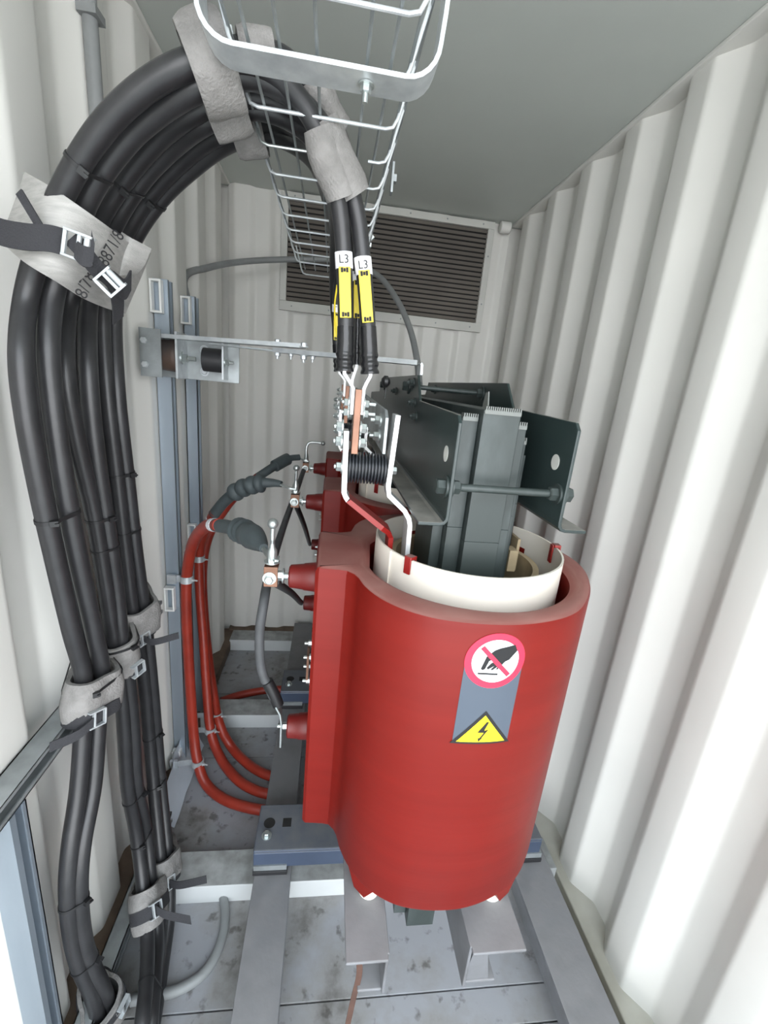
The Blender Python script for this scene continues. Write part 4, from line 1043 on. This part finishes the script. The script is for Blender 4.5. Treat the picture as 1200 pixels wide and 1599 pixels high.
# ================================================================== RED CABLES
RR = .0180
def redcable(k, pts, lab, ipos, boots, ribs):
    P = spline([Vector(p) for p in pts], 8)
    o = MB().tube(P, RR, 14).build('red_cable', M['redc'], smooth=60); tag(o, lab, 'cable', 'red high voltage cables')
    e = P[-1]
    return o, P
def termination(o, pts, prof, lugpts, sleeve=None):
    Q = spline(pts, 16); n = len(Q); rr = []
    for i in range(n): rr.append(prof(i/(n-1)))
    plab(MB().tube(Q, rr, 20).build('termination_boot', M['boot'], o, smooth=50), 'dark grey rubber termination boot')
    plab(MB().strip(spline(lugpts, 4), (0, 1, 0), .022, .005).build('cable_lug', M['zinc'], o, smooth=30), 'bright metal cable lug')
    if sleeve is not None: plab(MB().tube(sleeve, RR*1.06, 14).build('marker_sleeve', M['wsign'], o, smooth=60), 'white marker sleeve')
def cone(f):     # near termination: cylinder, three rings, big bell, taper
    if f < .30: return .0185
    if f < .36: return .0185+.012*(f-.30)/.06
    if f < .62: return .030+.0028*math.sin((f-.36)*75)*(f < .52)
    if f < .80: return .031-.011*(f-.62)/.18
    return .020-.010*(f-.80)/.20
def sheds(f):
    if f < .30: return .020
    if f < .66: return .0215+.0115*abs(math.sin((f-.30)/.36*PI*4.0))**.7
    if f < .70: return .018
    return .0165-.006*(f-.70)/.30
zs_ = ZHU+.027
c1 = [at(440, 1268, z=.030), at(392, 1262, z=.030), at(350, 1248, z=.032), at(322, 1224, z=.05), at(309, 1190, y=1.39), at(302, 1140, y=1.43), at(296, 1050, y=1.45), at(291, 950, y=1.45), at(293, 890, y=1.44), at(303, 845, y=1.38), at(322, 822, y=1.28), at(342, 820, y=1.19)]
o1, P1 = redcable(1, c1, 'red high voltage cable nearest the camera, with bell-shaped grey end', 0, 0, 0)
b1 = [P1[-3], at(362, 824, 1.14), at(385, 832, 1.06), at(402, 845, .98), at(412, 856, .93)]
termination(o1, b1, cone, [at(410, 854, .93), at(418, 866, .90), at(428, 872, YT+.003), at(436, 873, YT+.003)], P1[-5:-2])
c2 = [at(440, 1243, z=.030), at(404, 1236, z=.030), at(372, 1218, z=.032), at(346, 1186, z=.05), at(330, 1145, y=1.53), at(324, 1090, y=1.58), at(318, 1000, y=1.64), at(312, 920, y=1.69), at(312, 860, y=1.70), at(322, 825, y=1.66), at(336, 800, y=1.60)]
o2, P2 = redcable(2, c2, 'middle red high voltage cable, with ribbed grey end above the bell', 0, 0, 0)
b2 = [P2[-2], at(352, 782, 1.58), at(376, 764, 1.54), at(405, 755, 1.50), at(425, 754, 1.49), at(440, 756, 1.48)]
termination(o2, b2, sheds, [at(438, 756, 1.48), at(450, 761, YT+DY), at(463, 763, YT+DY)], P2[-6:-3])
c3 = [at(440, 1216, z=.030), at(412, 1208, z=.030), at(384, 1190, z=.032), at(360, 1164, z=.05), at(343, 1130, y=1.565), at(334, 1085, y=1.65), at(323, 1000, y=1.80), at(317, 900, y=1.90), at(326, 840, y=1.92), at(352, 795, y=1.92), at(378, 765, y=1.90), at(404, 744, y=1.90)]
o3, P3 = redcable(3, c3, 'farthest red high voltage cable, its grey end by the bent-handled stud', 0, 0, 0)
b3 = [P3[-2], at(418, 735, 1.93), at(436, 724, 1.98), at(452, 716, 2.03), at(468, 714, 2.05)]
termination(o3, b3, lambda f: .0185 if f < .4 else (.027 if f < .72 else .014), [at(466, 714, 2.05), at(474, 718, YT+2*DY), at(482, 720, YT+2*DY)], P3[-6:-3])
# saddle clamps
def saddle(P, z, ys, lab):
    i = min(range(len(P)), key=lambda i: abs(P[i].z-z)); c = P[i]
    pts = [V(XL+.015, c.y-.006, z), V(XL+.040, c.y-.006, z)]
    pts.append(V(c.x-RR-.012, c.y, z))
    ring = [V(c.x+(RR+.002)*math.cos(a), c.y+(RR+.002)*math.sin(a), z) for a in [PI*1.05+2*PI*.92*k/18 for k in range(19)]]
    m = MB().strip(pts+ring, (0, 0, 1), .024, .003)
    m.bolt((c.x+RR+.003, c.y-.01, z), (1, -.2, 0), .005, .012).box(XL+.012, XL+.040, c.y-.012, c.y-.002, z-.016, z+.016)
    tag(m.build('saddle_clamp', M['galv'], smooth=30), lab, 'cable clamp', 'galvanised clamps holding the red cables')
zt1 = at(293, 905, y=1.44).z; zt2 = at(314, 872, y=1.70).z
saddle(P1, zt1, 1.475, 'galvanised clamp holding nearest red cable high up, by the middle bracket')
saddle(P2, zt2, 1.74, 'galvanised clamp holding the middle red cable high up')
saddle(P1, at(309, 1190, y=1.39).z, 1.475, 'galvanised clamp holding the nearest red cable just above floor')
saddle(P2, at(329, 1140, y=1.535).z, 1.72, 'galvanised clamp holding the middle red cable just above floor')
saddle(P3, at(341, 1120, y=1.575).z, 1.79, 'galvanised clamp holding the farthest red cable near the floor')
# red cable loop seen beyond the middle crossbeam
lp = [at(345, 1095, z=.03), at(372, 1086, z=.03), at(400, 1080, z=.03), at(425, 1077, z=.03), at(450, 1076, z=.03)]
tag(MB().tube(spline(lp), RR, 14).build('red_cable_loop', M['redc'], smooth=60), 'short red cable loop lying beyond the middle crossbeam', 'cable')
